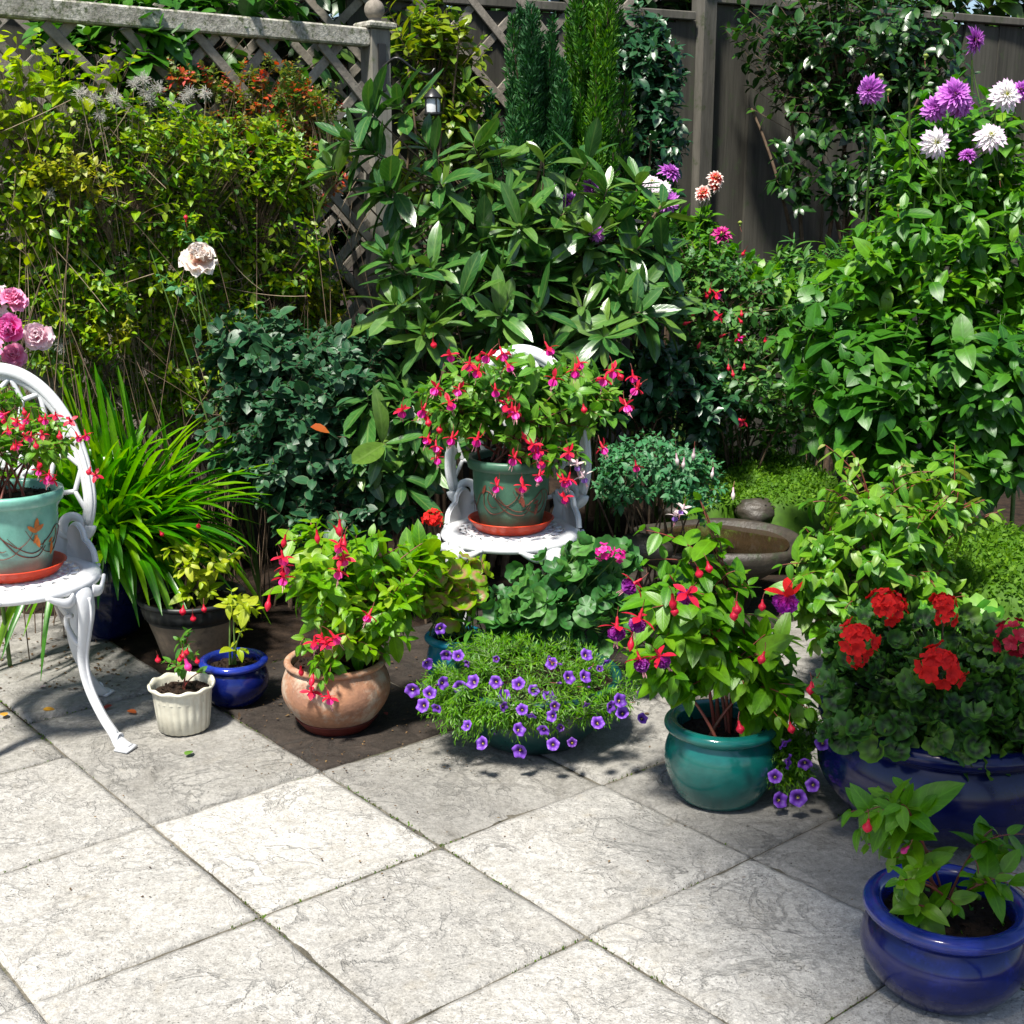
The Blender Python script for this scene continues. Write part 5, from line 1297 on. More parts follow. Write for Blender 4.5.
n = 50; n = 90; az = rng.uniform(-2.4, .2, n); straps(gl, b, n, rng.uniform(.34, .54, n), az, np.radians(rng.uniform(20, 60, n)), sag=.75)
gl.build('foliage', LM['strap'], t)
# ---- white / blush fuchsia bush
c = np.array([at(660, 520, 3.85)[0], 3.85, .0]); c[2] = bed_z(c[0], c[1])
t = thing('fuchsia_bush', 'low dense blue green fuchsia bush with pale dangling flowers beside the middle chair', 'shrub', c, group='fuchsia bushes in the bed')
gl, gs = G(), G()
tips = blob_pts([(655, 465, 3.80, 62, 34, .2), (690, 480, 3.78, 36, 34, .15), (620, 475, 3.8, 34, 36, .15)], 300, .3)
shrub(c, tips, None, None, 14, 4, 2, 90, .014, .028, 35, 80, .2, rad=.004, twig=.001, gl=gl, gs=gs, tset=LS['small'], basej=.05)
finish(t, gl, gs, 'fuchsia_blue', 'stem_brown')
hang(t, 'bud_white', [(676, 461), (684, 465), (713, 475), (733, 495), (694, 456)], 1.0, .15, 3.58)
hang(t, 'white', [(676, 518), (684, 512)], 1.0, .3, 3.55)
hang(t, 'pinks', [(635, 468)], 1.0, .15, 3.56)
# ---- stone bird bath + stone
c = np.array([at(718, 535, 4.0)[0], 4.0, 0]); z0 = bed_z(c[0], c[1]); zt = at(718, 538, 4.0)[2]
t = thing('stone_basin', 'shallow stone basin full of brown water behind the teal pot', 'bird bath', c)
g = G(); th = np.linspace(0, 2 * PI, 64, endpoint=False)
wob = 1 + .06 * np.cos(2 * th + .5) + .03 * np.sin(5 * th)
pr = [(.10, z0 - .02), (.12, zt * .4), (.20, zt - .07), (.255, zt - .03), (.258, zt - .008), (.250, zt + .006), (.236, zt + .004), (.222, zt - .012), (.19, zt - .03), (0.01, zt - .04)]
v = np.array([[r * wob * np.cos(th), r * wob * np.sin(th), z + .006 * np.sin(3 * th + i) * (3 < i < 7)] for i, (r, z) in enumerate(pr)]).transpose(0, 2, 1)
g.add(v.reshape(-1, 3) + c, grid_q(len(pr), 64, True)[:, ::-1]); g.build('bowl', M['stone'], t)
g = G(); lathe(g, c + UP * (zt - .010), [(.001, 0), (.12, 0), (.222, 0)], 64); g.build('water', M['water'], t)
def stone(label, p, s, seed, mat='stone'):
    th, ph = np.meshgrid(np.linspace(0, PI, 18), np.linspace(0, 2 * PI, 28, endpoint=False), indexing='ij')
    d = np.stack([np.sin(th) * np.cos(ph), np.sin(th) * np.sin(ph), np.cos(th)], -1)
    r = 1 + .28 * (vnoise(d[..., 0] * 1.6 + 9 + seed, d[..., 1] * 1.6 + d[..., 2] * 1.3 + 9, seed) - .5) + .12 * (vnoise(d[..., 0] * 5 + 9, d[..., 2] * 5 + 20, seed + 2) - .5)
    g = G(); g.add((d * r[..., None] * np.array(s)).reshape(-1, 3) + p, grid_q(18, 28, True)); o = g.build('stone', M[mat]); o_loc(o, p - UP * s[2] * .9); tag(o, label, 'stone', 'stones around the basin')
p = at(757, 512, 4.35); stone('rounded stone behind the basin on its right side', p, (.075, .06, .05), 3)
p = at(700, 512, 4.40); stone('low flat stone along the far edge of the basin', p, (.14, .05, .035), 5)
p = at(640, 545, 3.75); stone('dark low stone at the left edge of the basin', p - UP * .02, (.10, .06, .05), 8)
p = at(705, 690, 3.15); p[2] = .02; stone('grey stone on the ground behind the teal pot', p, (.09, .07, .05), 11)
# ---- moss cushions
def moss(name, label, B, n, seed):
    g = G()
    for bi, (px, py, Y, rx, ry, rd) in enumerate(B):
        k = ppm(px, py, Y); cc = at(px, py, Y); m_ = 46
        a = np.linspace(-1, 1, m_); X, Yy = np.meshgrid(a, a, indexing='ij')
        r2 = np.clip(1 - X ** 2 - Yy ** 2, 0, 1); Z = np.sqrt(r2) * ry * k + .05 * (vnoise(X * 5 + 20 + seed, Yy * 5 + 20, seed + bi) - .5) * np.sqrt(r2)
        Pm = np.stack([cc[0] + X * rx * k, cc[1] + Yy * rd, cc[2] - ry * k * .4 + Z - .12 * (r2 <= 0)], -1)
        g.add(Pm.reshape(-1, 3), grid_q(m_, m_)[:, ::-1], r=.3)
        s = rng.integers(2, m_ - 2, (n, 2)); P = Pm[s[:, 0], s[:, 1]] + rng.normal(size=(n, 3)) * .012
        P = P[(r2[s[:, 0], s[:, 1]] > .02)]
        scatter(g, LS['tiny'], P, rng.normal(size=P.shape) + UP * .8, UP + rng.normal(size=P.shape) * .6, rng.uniform(.010, .020, len(P)), rng.random(len(P)) * .7 + .3 * vnoise(P[:, 0] * 12 + 30, P[:, 1] * 12 + 30, 4))
    o = g.build(name, LM['moss_bed']); tag(o, label, 'moss', kind='stuff')
moss('moss', 'bright green moss cushion behind the stone basin', [(760, 480, 4.75, 78, 26, .45), (700, 485, 4.6, 40, 20, .3)], 9000, 1)
moss('moss', 'green moss bank right of the pale fuchsia bush', [(1000, 565, 3.5, 85, 42, .35)], 9000, 2)
# ---- big pale fuchsia bush right
c = np.array([at(880, 640, 3.22)[0], 3.22, 0.0])
t = thing('potted_fuchsia', 'tall fuchsia with drooping pale leaves on red stems in a grey pot', 'potted plant', c, group=PF)
flower_pot(t, c, .10, .135, .21, surf('grey_clay', (.10, .10, .095), .6, (.06, .06, .055), 8, .2, 60))
gl, gs = G(), G(); k = c[1]
B = [(870, 530, k, 78, 60, .2), (830, 590, k - .05, 56, 62, .15), (910, 590, k - .05, 60, 60, .15), (930, 500, k + .02, 50, 44, .15)]
tips = blob_pts(B, 270, .32)
shrub(c + UP * .2, tips, None, None, 18, 4, 2, 90, .026, .062, 40, 90, .75, rad=.005, twig=.0019, gl=gl, gs=gs, tset=LS['fuchsia'], basej=.05)
tips = np.array([at(825, 445, k), at(838, 465, k - .02), at(955, 445, k), at(962, 470, k), at(985, 500, k - .05), at(890, 465, k), at(998, 512, k), at(850, 450, k - .05)])
shrub(c + UP * .3, tips, None, None, 6, 5, 2, 90, .03, .052, 40, 95, .8, rad=.004, twig=.002, gl=gl, gs=gs, tset=LS['fuchsia'], basej=.03)
finish(t, gl, gs, 'fuchsia_bronze', 'stem_red')

# ---- mid right: salvia / red bud bush and magenta dahlia
def bush(name, label, cat, base, B, n, lm, tset, size, sm='stem_brown', shell=.35, z=True, group=None, **kw):
    base = np.array(base, float)
    if z: base[2] = bed_z(base[0], base[1]) - .01
    t = thing(name, label, cat, base, group=group); gl, gs = G(), G()
    tips = blob_pts(B, n, shell)
    a = dict(nodes=4, per=2, g_az=90, sp=.02, th0=40, th1=80, droop=.2, rad=.005, basej=.06, nlimb=16)
    a.update(kw)
    shrub(base, tips, None, None, gl=gl, gs=gs, tset=LS[tset], size=size, **a)
    finish(t, gl, gs, lm, sm); return t
t = bush('fuchsia_bush', 'fine leaved dark bush dotted with crimson buds, right of the rhododendron', 'shrub', (at(735, 400, 4.75)[0], 4.75, 0),
     [(720, 310, 4.75, 78, 60, .3), (740, 370, 4.7, 80, 55, .3), (690, 260, 4.8, 46, 40, .2), (750, 425, 4.85, 60, 34, .2), (800, 400, 4.85, 50, 50, .2)], 760, 'salvia', 'small', .040, group='fuchsia bushes in the bed', sp=.016)
hang(t, 'bud', [(745, 258), (710, 296), (705, 300), (695, 318), (741, 318), (738, 326), (725, 342), (728, 372), (744, 372), (732, 378), (690, 330), (765, 345), (700, 350)], 1.2, .6, 4.45)
hang(t, 'red_magenta2', [(745, 425), (712, 296), (722, 320), (738, 342)], .9, .6, 4.40)
t = bush('dahlia_plant', 'small dahlia behind the crimson bud bush with one magenta bloom', 'flower plant', (at(700, 380, 4.95)[0], 4.95, 0),
     [(705, 262, 4.9, 38, 32, .15), (760, 280, 4.95, 44, 26, .2)], 90, 'dahlia', 'dahlia', .075, 'stem_green', group='dahlia plants')
gs = G(); look(t, 'd_magenta', [(722, 234, (-.1, -.9, .5))], 4.75, 1.0, at(700, 330, 4.9), gs); gs.build('flower_stem', M['stem_green'], t)
put(FL['bud_green'], 'bud', t, at(740, 226, 4.75), (3.0, 0, 0), 1.2)
t = bush('dahlia_plant', 'slender dahlia rising behind the rhododendron with red and white striped blooms', 'flower plant', (at(690, 350, 5.15)[0], 5.15, 0),
     [(690, 230, 5.1, 30, 26, .12)], 40, 'dahlia', 'dahlia', .075, 'stem_green', group='dahlia plants')
gs = G(); look(t, 'd_bicolor', [(703, 193, (-.1, -.9, .4)), (715, 184, (.6, -.6, .5)), (716, 178, (.2, -.6, .8))], 5.0, 1.0, at(690, 260, 5.1), gs)
gs.build('flower_stem', M['stem_green'], t)
t = bush('dahlia_plant', 'dahlia partly hidden among the rhododendron tips with small purple and pink blooms', 'flower plant', (at(610, 330, 5.0)[0], 5.0, 0),
     [(600, 215, 4.95, 60, 26, .12), (660, 200, 4.95, 30, 24, .1)], 60, 'dahlia', 'dahlia', .07, 'stem_green', group='dahlia plants')
gs = G(); look(t, 'd_purple', [(570, 202, (0, -.6, .8), 4.4, .8), (591, 187, (.5, -.5, .5), 4.5, .6), (670, 172, (.5, -.3, .8), 4.8, .8), (667, 202, (0, -.8, .3), 4.75, .8), (597, 234, (0, -1, .2), 4.3, .5)], 4.8, 1.0, at(600, 260, 4.9), gs)
look(t, 'd_white', [(662, 188, (0, -.9, .4), 4.75, .7), (652, 182, (-.3, -.7, .6), 4.8, .6)], 4.8, 1.0, at(640, 260, 4.9), gs)
gs.build('flower_stem', M['stem_green'], t)
# ---- tall dahlias right
t = bush('dahlia_plant', 'tall bushy dahlia clump at the right with orchid purple and white blooms above the leaves', 'flower plant', (at(940, 420, 4.15)[0], 4.15, 0),
     [(940, 240, 4.15, 100, 70, .35), (985, 190, 4.2, 60, 50, .3), (880, 280, 4.1, 70, 50, .3), (920, 170, 4.2, 60, 50, .2), (1010, 300, 4.1, 60, 60, .3), (960, 120, 4.2, 70, 40, .2)], 460, 'dahlia', 'dahlia', .072, 'stem_green', group='dahlia plants', nodes=5, sp=.030, nlimb=22, basej=.16, rad=.008, droop=.3)
gs = G(); sb = at(935, 230, 4.15) + rng.normal(size=(8, 3)) * np.array([.12, .05, .05])
look(t, 'd_purple', [(870, 90, (-.55, -.7, .1), 4.0, .85), (955, 95, (0, -.85, .5), 3.95, 1.05), (935, 108, (-.3, -.9, .2), 4.0, .8), (962, 105, (.3, -.9, -.1), 3.98, .8), (975, 40, (.8, -.55, .1), 4.1, .85), (968, 155, (0, -.5, .8), 3.95, .55), (1021, 90, (.2, -.8, .4), 4.1, .7)], 4.0, .92, sb, gs)
look(t, 'd_white', [(936, 143, (.1, -.95, .15), 3.9), (991, 136, (.1, -.75, .6), 3.9), (1006, 95, (.2, -.9, .3), 3.95, 1.05)], 3.9, .82, sb, gs)
for px, py, L in ((870, 92, 170), (990, 100, 190), (936, 150, 260), (968, 60, 180), (905, 80, 200), (1002, 130, 230)):
    a = at(px + 4, py, 4.03); b = at(px + rng.uniform(-10, 14), py + L, 4.2); tubes(gs, bez(b[None], (a * .4 + b * .6)[None], a[None], 8), np.linspace(.005, .003, 8)[None], 6)
gs.build('flower_stem', M['stem_green'], t)
for px, py in ((888, 95), (925, 60), (880, 80), (1000, 180), (898, 210)):
    put(FL['bud_green'], 'bud', t, at(px, py, 4.0), (3.0, .2, 0), 1.2)
# ---- hydrangea like bush
t = bush('hydrangea_bush', 'broad leaved dark green bush below the tall dahlias, without flowers', 'shrub', (at(940, 470, 3.95)[0], 3.95, 0),
     [(940, 370, 3.85, 110, 70, .3), (860, 390, 3.8, 70, 60, .2), (1000, 420, 3.75, 60, 60, .2), (810, 340, 3.95, 46, 46, .15), (930, 450, 3.75, 110, 50, .2), (860, 440, 3.85, 60, 40, .2)], 400, 'broad', 'broad', .086, 'stem_green', nodes=4, sp=.035, th0=50, th1=85, droop=.35, shell=.28, basej=.15, szj=.35)
tt = bush('leafy_shrub', 'narrow leaved light green sprigs at the foot of the board fence, left of the dahlias', 'shrub', (at(810, 350, 5.0)[0], 5.0, 0),
     [(810, 270, 5.0, 50, 34, .2), (840, 300, 4.9, 50, 40, .2), (790, 320, 4.9, 40, 40, .2)], 190, 'salvia', 'lance', .075, 'stem_green', nodes=5, sp=.016)
# ---- rhododendron
base = np.array([at(470, 480, 4.45)[0], 4.45, 0.]); base[2] = bed_z(base[0], base[1]) - .01
t = thing('rhododendron_bush', 'large rhododendron with whorls of long leathery leaves behind the middle chair', 'shrub', base)
gl, gs = G(), G()
X = [(345, 140, 4.15), (372, 112, 4.2), (402, 108, 4.25), (425, 150, 4.3), (378, 190, 4.1), (380, 160, 4.2), (440, 185, 4.25), (465, 140, 4.4), (500, 150, 4.4), (505, 190, 4.3), (545, 165, 4.4), (585, 150, 4.5), (610, 180, 4.4), (640, 175, 4.45), (665, 200, 4.35), (565, 210, 4.3), (525, 230, 4.25), (485, 240, 4.2), (450, 225, 4.2), (415, 225, 4.15), (395, 270, 4.0), (430, 265, 4.05), (470, 290, 4.05), (510, 270, 4.15), (550, 262, 4.2), (600, 240, 4.3), (640, 245, 4.3), (672, 262, 4.3), (620, 290, 4.2), (580, 300, 4.15), (540, 310, 4.1), (500, 320, 4.05), (435, 318, 3.95), (405, 300, 3.95), (640, 320, 4.15), (670, 310, 4.25), (600, 340, 4.1), (560, 345, 4.1), (330, 165, 4.15), (420, 330, 3.9), (388, 250, 4.05), (520, 205, 4.35), (545, 235, 4.3), (460, 255, 4.2), (575, 255, 4.25), (655, 285, 4.25), (630, 215, 4.4), (480, 205, 4.3), (400, 190, 4.15)]
tips = np.array([at(*x) for x in X])
tips = np.vstack([tips, blob_pts([(500, 290, 4.45, 140, 100, .35), (600, 280, 4.5, 80, 90, .3), (420, 340, 4.2, 80, 60, .2)], 60, .4)])
tips = tips + rng.normal(size=tips.shape) * .015
shrub(base, tips, None, None, nlimb=14, nodes=13, per=1, g_az=137.5, sp=.0045, size=.126, th0=30, th1=98, droop=.08, up=.6, sun=.1, tipsmall=.6, rad=.014, twig=.0045, jit=.25, basej=.12, gl=gl, gs=gs, tset=LS['rhodo'], arch=.05, limbup=.6)
finish(t, gl, gs, 'rhodo', 'stem_brown')
b0 = bush('rhododendron_bush', 'low dark rhododendron with drooping long leaves left of the middle chair', 'shrub', (at(400, 500, 3.9)[0], 3.9, 0),
     [(400, 440, 3.85, 55, 50, .2), (380, 400, 3.9, 40, 40, .15), (640, 400, 4.2, 60, 50, .2)][:2], 34, 'rhodo', 'rhodo', .13, nodes=10, per=1, g_az=137.5, sp=.007, th0=45, th1=110, droop=.35)
b0 = bush('leafy_shrub', 'dark shrub filling the shade behind the middle chair on its right', 'shrub', (at(650, 430, 4.5)[0], 4.5, 0),
     [(640, 380, 4.45, 70, 50, .2), (560, 400, 4.4, 80, 60, .15), (690, 400, 4.5, 50, 50, .2)], 330, 'holly', 'camellia', .06)
# ---- rose shrub with blue-green leaves
t = bush('rose_bush', 'shaded rose bush with rounded blue green leaves and a single orange leaf', 'shrub', (at(300, 500, 3.95)[0], 3.95, 0),
     [(300, 390, 3.95, 90, 70, .28), (250, 350, 3.95, 60, 50, .2), (360, 380, 4.05, 60, 70, .2), (320, 450, 3.85, 95, 60, .2), (340, 510, 3.8, 90, 30, .15), (240, 430, 3.9, 50, 60, .15)], 760, 'rose_blue', 'rose', .048, per=2, nodes=5, sp=.022, shell=.3, group='rose bushes')
g = G(); p = at(321, 427, 3.66); scatter(g, LS['rose'][3:], [p - np.array([.03, 0, 0])], [[1, .2, -.15]], [[0, -.45, .9]], .056); g.build('orange_leaf', petalmat('orange_dead_leaf', [(0, (.38, .07, .012)), (1, (.46, .12, .02))]), t)
# ---- pink roses left
c = np.array([at(5, 450, 3.35)[0] - .12, 3.42, 0])
t = thing('rose_bush', 'pink rose bush behind the left chair with pink blooms', 'shrub', c, group='rose bushes')
gl, gs = G(), G(); tips = blob_pts([(0, 370, 3.35, 34, 22, .08), (-50, 360, 3.35, 50, 70, .12), (20, 350, 3.38, 22, 24, .05)], 34, .4)
shrub(c, tips, None, None, 5, 4, 2, 90, .025, .055, 40, 85, .2, rad=.006, twig=.002, gl=gl, gs=gs, tset=LS['rose'], basej=.04)
look(t, 'rose_pink', [(12, 328, (0, -.95, .2))], 3.22, .92, c + UP * .6, gs)
look(t, 'rose_mid', [(13, 302, (.1, -.5, .8), 3.28, .95), (14, 356, (.2, -.9, .3), 3.25, .85), (-8, 352, (0, -.8, .4), 3.2)], 3.25, .95, c + UP * .6, gs)
look(t, 'rose_pale', [(39, 336, (.3, -.8, .3), 3.25, .95), (-2, 300, (-.3, -.7, .5), 3.3)], 3.25, 1, c + UP * .6, gs)
finish(t, gl, gs, 'rose_blue', 'stem_green')
# ---- peach rose on a long cane
c = np.array([at(255, 480, 4.0)[0], 4.02, 0]); c[2] = bed_z(c[0], c[1])
t = thing('climbing_rose', 'lanky rose cane with one peach white bloom in front of the climbers', 'rose', c)
gl, gs = G(), G(); a = at(199, 266, 3.85)
for e in (at(199, 270, 3.87), at(184, 222, 3.9), at(150, 250, 3.95), at(225, 330, 3.9)):
    tubes(gs, bez(c[None], (c * .4 + e * .6 + UP * .08)[None], e[None], 14), np.linspace(.004, .0018, 14)[None], 6)
tips = np.array([at(184, 226, 3.9), at(176, 288, 3.85), at(205, 236, 3.9), at(190, 300, 3.85), at(160, 275, 3.9)])
shrub(at(200, 330, 3.92), tips, None, None, 3, 3, 2, 90, .02, .035, 40, 80, .2, rad=.002, gl=gl, gs=gs, tset=LS['rose'], basej=.004)
look(t, 'rose_peach', [(199, 262, (.2, -.75, .6))], 3.83, 1.02)
put(FL['bud_fat'], 'bud', t, at(186, 222, 3.9), (3.1, 0, 0), .8)
finish(t, gl, gs, 'fuchsia_blue', 'stem_green')

# ================================================================== CLIMBERS ON THE TRELLIS
def climber(name, label, B, n, lm, tset, size, cat='climber', group='climbers on the trellis', extra=None, **kw):
    """B: (px,py,rx,ry,rd, front) measured from the trellis line"""
    BB = [(b[0], b[1], fY(b[0]) - b[5], b[2], b[3], b[4]) for b in B]
    px = np.mean([b[0] for b in B]); base = np.array([at(px, 480, fY(px) - .05)[0], fY(px) - .05, 0])
    t = thing(name, label, cat, base, group=group); gl, gs = G(), G()
    tips = blob_pts(BB, n, .5)
    a = dict(nodes=4, per=2, g_az=90, sp=.016, th0=40, th1=80, droop=.2, rad=.0018, twig=.0008, basej=.3, nlimb=60, limbup=.6, jit=.6)
    a.update(kw)
    shrub(base, tips, None, None, gl=gl, gs=gs, tset=LS[tset], size=size, **a)
    finish(t, gl, gs, lm, 'stem_brown'); return t
climber('vine', 'yellow green vine with toothed leaves at the left end of the trellis', [(20, 110, 56, 85, .06, .06), (40, 70, 60, 40, .05, .05), (-40, 150, 50, 140, .1, .05), (110, 60, 50, 26, .04, .04), (5, 200, 40, 60, .06, .1)], 330, 'vine', 'ivy', .050, sp=.03, nodes=3, per=1, droop=.7)
t = climber('honeysuckle', 'dense small leaved green climber covering most of the trellis', [(120, 150, 130, 60, .10, .10), (250, 170, 90, 60, .10, .10), (120, 230, 110, 90, .12, .10), (230, 250, 110, 90, .12, .10), (60, 300, 80, 80, .12, .12), (200, 160, 120, 50, .08, .08), (290, 300, 70, 80, .1, .1), (160, 320, 110, 50, .1, .12), (30, 220, 60, 60, .1, .1), (150, 390, 170, 40, .12, .10)], 3600, 'climber', 'small', .034)
gs = G()
n = 60; a = np.array([at(rng.uniform(0, 340), rng.uniform(120, 300), fY(150) - .16) for _ in range(n)])
for i in range(n):
    a[i, 1] = fY(512 + a[i, 0] / a[i, 1] * F) - .2
d = np.stack([rng.normal(size=n) * .14, rng.normal(size=n) * .04, rng.normal(size=n) * .16 - .12], -1)
tubes(gs, bez(a, a + d * .5 + rng.normal(size=(n, 3)) * .02, a + d, 8), np.full((n, 8), .0011), 4); gs.build('dry_stem', M['stem_pale'], t)
climber('amber_climber', 'yellowing small leaved patch low on the trellis near the round topped post', [(305, 310, 50, 60, .06, .18), (175, 130, 50, 20, .04, .14), (60, 170, 60, 26, .05, .18), (90, 330, 50, 30, .05, .2), (150, 155, 60, 24, .04, .16)], 420, 'amber', 'small', .026)
climber('cotoneaster', 'cotoneaster sprays turning red beside the top right of the trellis', [(265, 95, 70, 44, .05, .06), (315, 115, 40, 40, .05, .08), (240, 140, 80, 34, .05, .10), (305, 160, 50, 50, .05, .12), (180, 75, 50, 20, .04, .06)], 520, 'cotone', 'tiny', .022, nodes=6, sp=.010)
# fluffy seed heads
g = G(); FP = [(80, 94), (95, 100), (115, 99), (100, 115), (146, 93), (150, 101), (172, 103), (185, 98), (190, 92), (206, 94), (134, 84), (143, 80), (158, 88), (50, 195), (177, 110), (60, 345)]
t = thing('clematis', 'clematis with grey fluffy seed heads across the upper trellis', 'climber', np.array([at(150, 480, fY(150) - .1)[0], fY(150) - .1, 0]), group='climbers on the trellis')
sm_ = G(); m_ = 90; d = nrm(rng.normal(size=(m_, 3)) + UP * .4); e = d * rng.uniform(.016, .026, m_)[:, None]
tubes(sm_, bez(np.zeros((m_, 3)), e * .5 + rng.normal(size=(m_, 3)) * .005, e + rng.normal(size=(m_, 3)) * .004, 5), np.full((m_, 5), .0005), 3)
fluff = sm_.mesh('seed_head', surf('silver_fluff', (.55, .54, .50), .8, (.40, .38, .34), 40, .0, 60))
for px, py in FP: put(fluff, 'seed_head', t, at(px, py, fY(px) - .17), (rng.random() * 3, rng.random() * 3, 0), rng.uniform(.85, 1.25))
gs = G(); b_ = np.array([at(px, py, fY(px) - .17) for px, py in FP]); a_ = np.array([at(px + rng.normal() * 12, py + 60, fY(px) - .08) for px, py in FP])
a_ = np.repeat(np.array([[at(150, 480, fY(150) - .1)[0], fY(150) - .1, 0.0]]), len(FP), 0)
tubes(gs, bez(a_, (a_ * .3 + b_ * .7) + rng.normal(size=a_.shape) * .05 - UP * .1, b_, 20), np.full((len(FP), 20), .0013), 4); gs.build('seed_stalks', M['stem_pale'], t)

# ================================================================== BACK SHRUBS, CONIFERS, TREES
t = bush('variegated_shrub', 'upright yellow green shrub between the ball topped post and the conifers', 'shrub', (at(440, 300, 5.15)[0], 5.1, 0),
     [(440, 70, 5.1, 52, 70, .16), (420, 30, 5.15, 40, 50, .12), (465, 120, 5.1, 36, 50, .12), (430, 160, 5.1, 50, 50, .12)], 230, 'elae', 'camellia', .062, nodes=5, per=1, g_az=137.5, sp=.018, droop=.1, rad=.009)
t = bush('camellia_bush', 'large glossy camellia spilling over the board fence behind the dahlias', 'shrub', (at(850, 300, 5.6)[0], 5.75, 0),
     [(860, 60, 5.6, 90, 90, .3), (800, 30, 5.8, 80, 50, .2), (830, 150, 5.5, 60, 70, .2), (920, 90, 5.6, 60, 80, .25), (780, 70, 5.8, 50, 50, .12), (890, 180, 5.4, 60, 60, .2)], 760, 'camellia', 'camellia', .062, nodes=5, per=1, g_az=137.5, sp=.020, rad=.014, basej=.1, limbup=.7)
t = bush('holly_bush', 'dark glossy bush between the conifers and the square post', 'shrub', (at(650, 280, 5.45)[0], 5.45, 0),
     [(650, 80, 5.4, 36, 62, .16), (655, 150, 5.35, 36, 50, .15), (640, 40, 5.45, 28, 40, .12)], 420, 'holly', 'camellia', .052, nodes=5, per=1, g_az=137.5, sp=.016, rad=.01)

def conifer(label, px, Y, plumes, lm, n_each=330, size=.026):
    """columnar cypress: flame shaped plumes of flat sprays. plumes: (px_tip, py_tip, py_bottom, half width px, Y)"""
    base = np.array([at(px, 300, Y)[0], Y, 0]); base[2] = bed_z(base[0], base[1])
    t = thing('cypress_tree', label, 'conifer', base, group='columnar cypresses')
    gl, gs = G(), G()
    top = max(at(p[0], p[1], p[4])[2] for p in plumes)
    tubes(gs, np.stack([np.full(10, base[0]), np.full(10, base[1]), np.linspace(base[2], top - .1, 10)], -1), np.linspace(.035, .008, 10), 8)
    for (qx, ty, by, hw, y) in plumes:
        a = at(qx, ty, y); b = at(qx + rng.normal() * 4, by, y); b[0] = b[0] * .7 + base[0] * .3; k = ppm(qx, ty, y); n = int(n_each * (by - ty) / 100)
        s = rng.random(n) ** .8; w = hw * k * (.06 + .94 * np.clip(s * 1.9, 0, 1) ** .8) * (1 - .5 * np.clip(s - .7, 0, 1))
        az = rng.random(n) * 6.28; rr = w * rng.random(n) ** .35
        P = a + (b - a) * s[:, None] + np.stack([np.cos(az) * rr, np.sin(az) * rr, rng.normal(size=n) * .01], -1)
        out = np.stack([np.cos(az), np.sin(az), np.zeros(n)], -1)
        scatter(gl, LS['spray'], P, UP * 1.0 + out * .75 + rng.normal(size=(n, 3)) * .35, out + rng.normal(size=(n, 3)) * .6, size * rng.uniform(.7, 1.5, n), .35 + .3 * rng.normal(size=n).clip(-1, 1) + .6 * (rng.random() - .5))
        tubes(gs, bez((base * [1, 1, 0] + UP * b[2])[None], (b + base * 0)[None], a[None], 8), np.linspace(.008, .002, 8)[None], 5)
    gl.build('crown', LM[lm], t); gs.build('trunk', M['bark'], t)
pl = []
for i in range(58):
    qx = np.clip(rng.normal(591, 19), 552, 628); ty = rng.uniform(-60, 160) + max(0, abs(qx - 591) - 22) * 2.5; pl.append((qx, ty, ty + rng.uniform(70, 130), rng.uniform(5, 13), 5.15 + rng.uniform(-.12, .14)))
conifer('bright green columnar cypress just left of the dark glossy bush', 596, 5.2, pl, 'conifer_gold', 1000, .020)
pl = []
for i in range(50):
    qx = np.clip(rng.normal(530, 20), 486, 570); e = abs(qx - 532); ty = rng.uniform(0, 150) + max(0, e - 14) * 2.2; pl.append((qx, ty, ty + rng.uniform(70, 120), rng.uniform(5, 12), 5.1 + rng.uniform(-.12, .12)))
conifer('darker blue green cypress with several pointed tips, left of the bright one', 535, 5.15, pl, 'conifer_dark', 950, .020)

def tree(label, x, y, h, crown, n, lm='far', size=.09, group='trees beyond the fences', name='broadleaf_tree'):
    base = np.array([x, y, bed_z(np.array(x), np.array(y)) - .02], float)
    t = thing(name, label, 'tree', base, group=group)
    gl, gs = G(), G()
    C_ = np.array([c[:3] for c in crown], float); Rr = np.array([c[3:] for c in crown], float)
    w = Rr.prod(1); pk = rng.choice(len(crown), n, p=w / w.sum())
    tips = base + C_[pk] + nrm(rng.normal(size=(n, 3))) * rng.random(n)[:, None] ** .3 * Rr[pk]
    shrub(base, tips, None, None, nlimb=12, nodes=6, per=1, g_az=137.5, sp=size * .35, size=size, gl=gl, gs=gs, tset=LS['camellia'], rad=.06, twig=.004, basej=.03, limbup=.6, droop=.3)
    tubes(gs, np.array([base, base + UP * h * .3, base + UP * h * .6 + np.array([.05, 0, 0])]), np.array([.09, .075, .05]), 10)
    gl.build('crown', LM[lm], t); gs.build('trunk', M['bark'], t)
tree('dark leafy tree crowding over the left trellis from behind', -2.2, 5.4, 3, [(0, 0, 2.1, 1.1, .5, .9), (1.1, -.1, 2.0, .8, .4, .7), (0.6, .0, 1.0, 1.4, .3, .8)], 1300, size=.10)
tree('dark tree behind the middle of the garden beyond the shaded trellis', -.3, 7.0, 3.4, [(0, 0, 2.5, 1.7, .6, 1.1), (-1.4, 0, 2.2, 1.2, .6, 1.0), (1.2, .3, 2.4, 1.2, .5, .8)], 2000, size=.13)
tree('dark tree beyond the board fence above the camellia', 2.4, 8.2, 3.6, [(0, 0, 2.6, 1.9, .6, 1.0), (1.6, .4, 2.6, 1.4, .5, 1.0), (-1.2, -.3, 2.4, 1.0, .4, .8)], 2200, size=.14)
tree('dark tree beyond the fence at the far right', 5.6, 8.8, 3.8, [(0, 0, 2.6, 2.3, .7, 1.4)], 1500, size=.15)
tree('dark tree far left beyond the board fence', -4.6, 6.6, 3.6, [(0, 0, 2.2, 1.9, .7, 1.5)], 1200, size=.15)
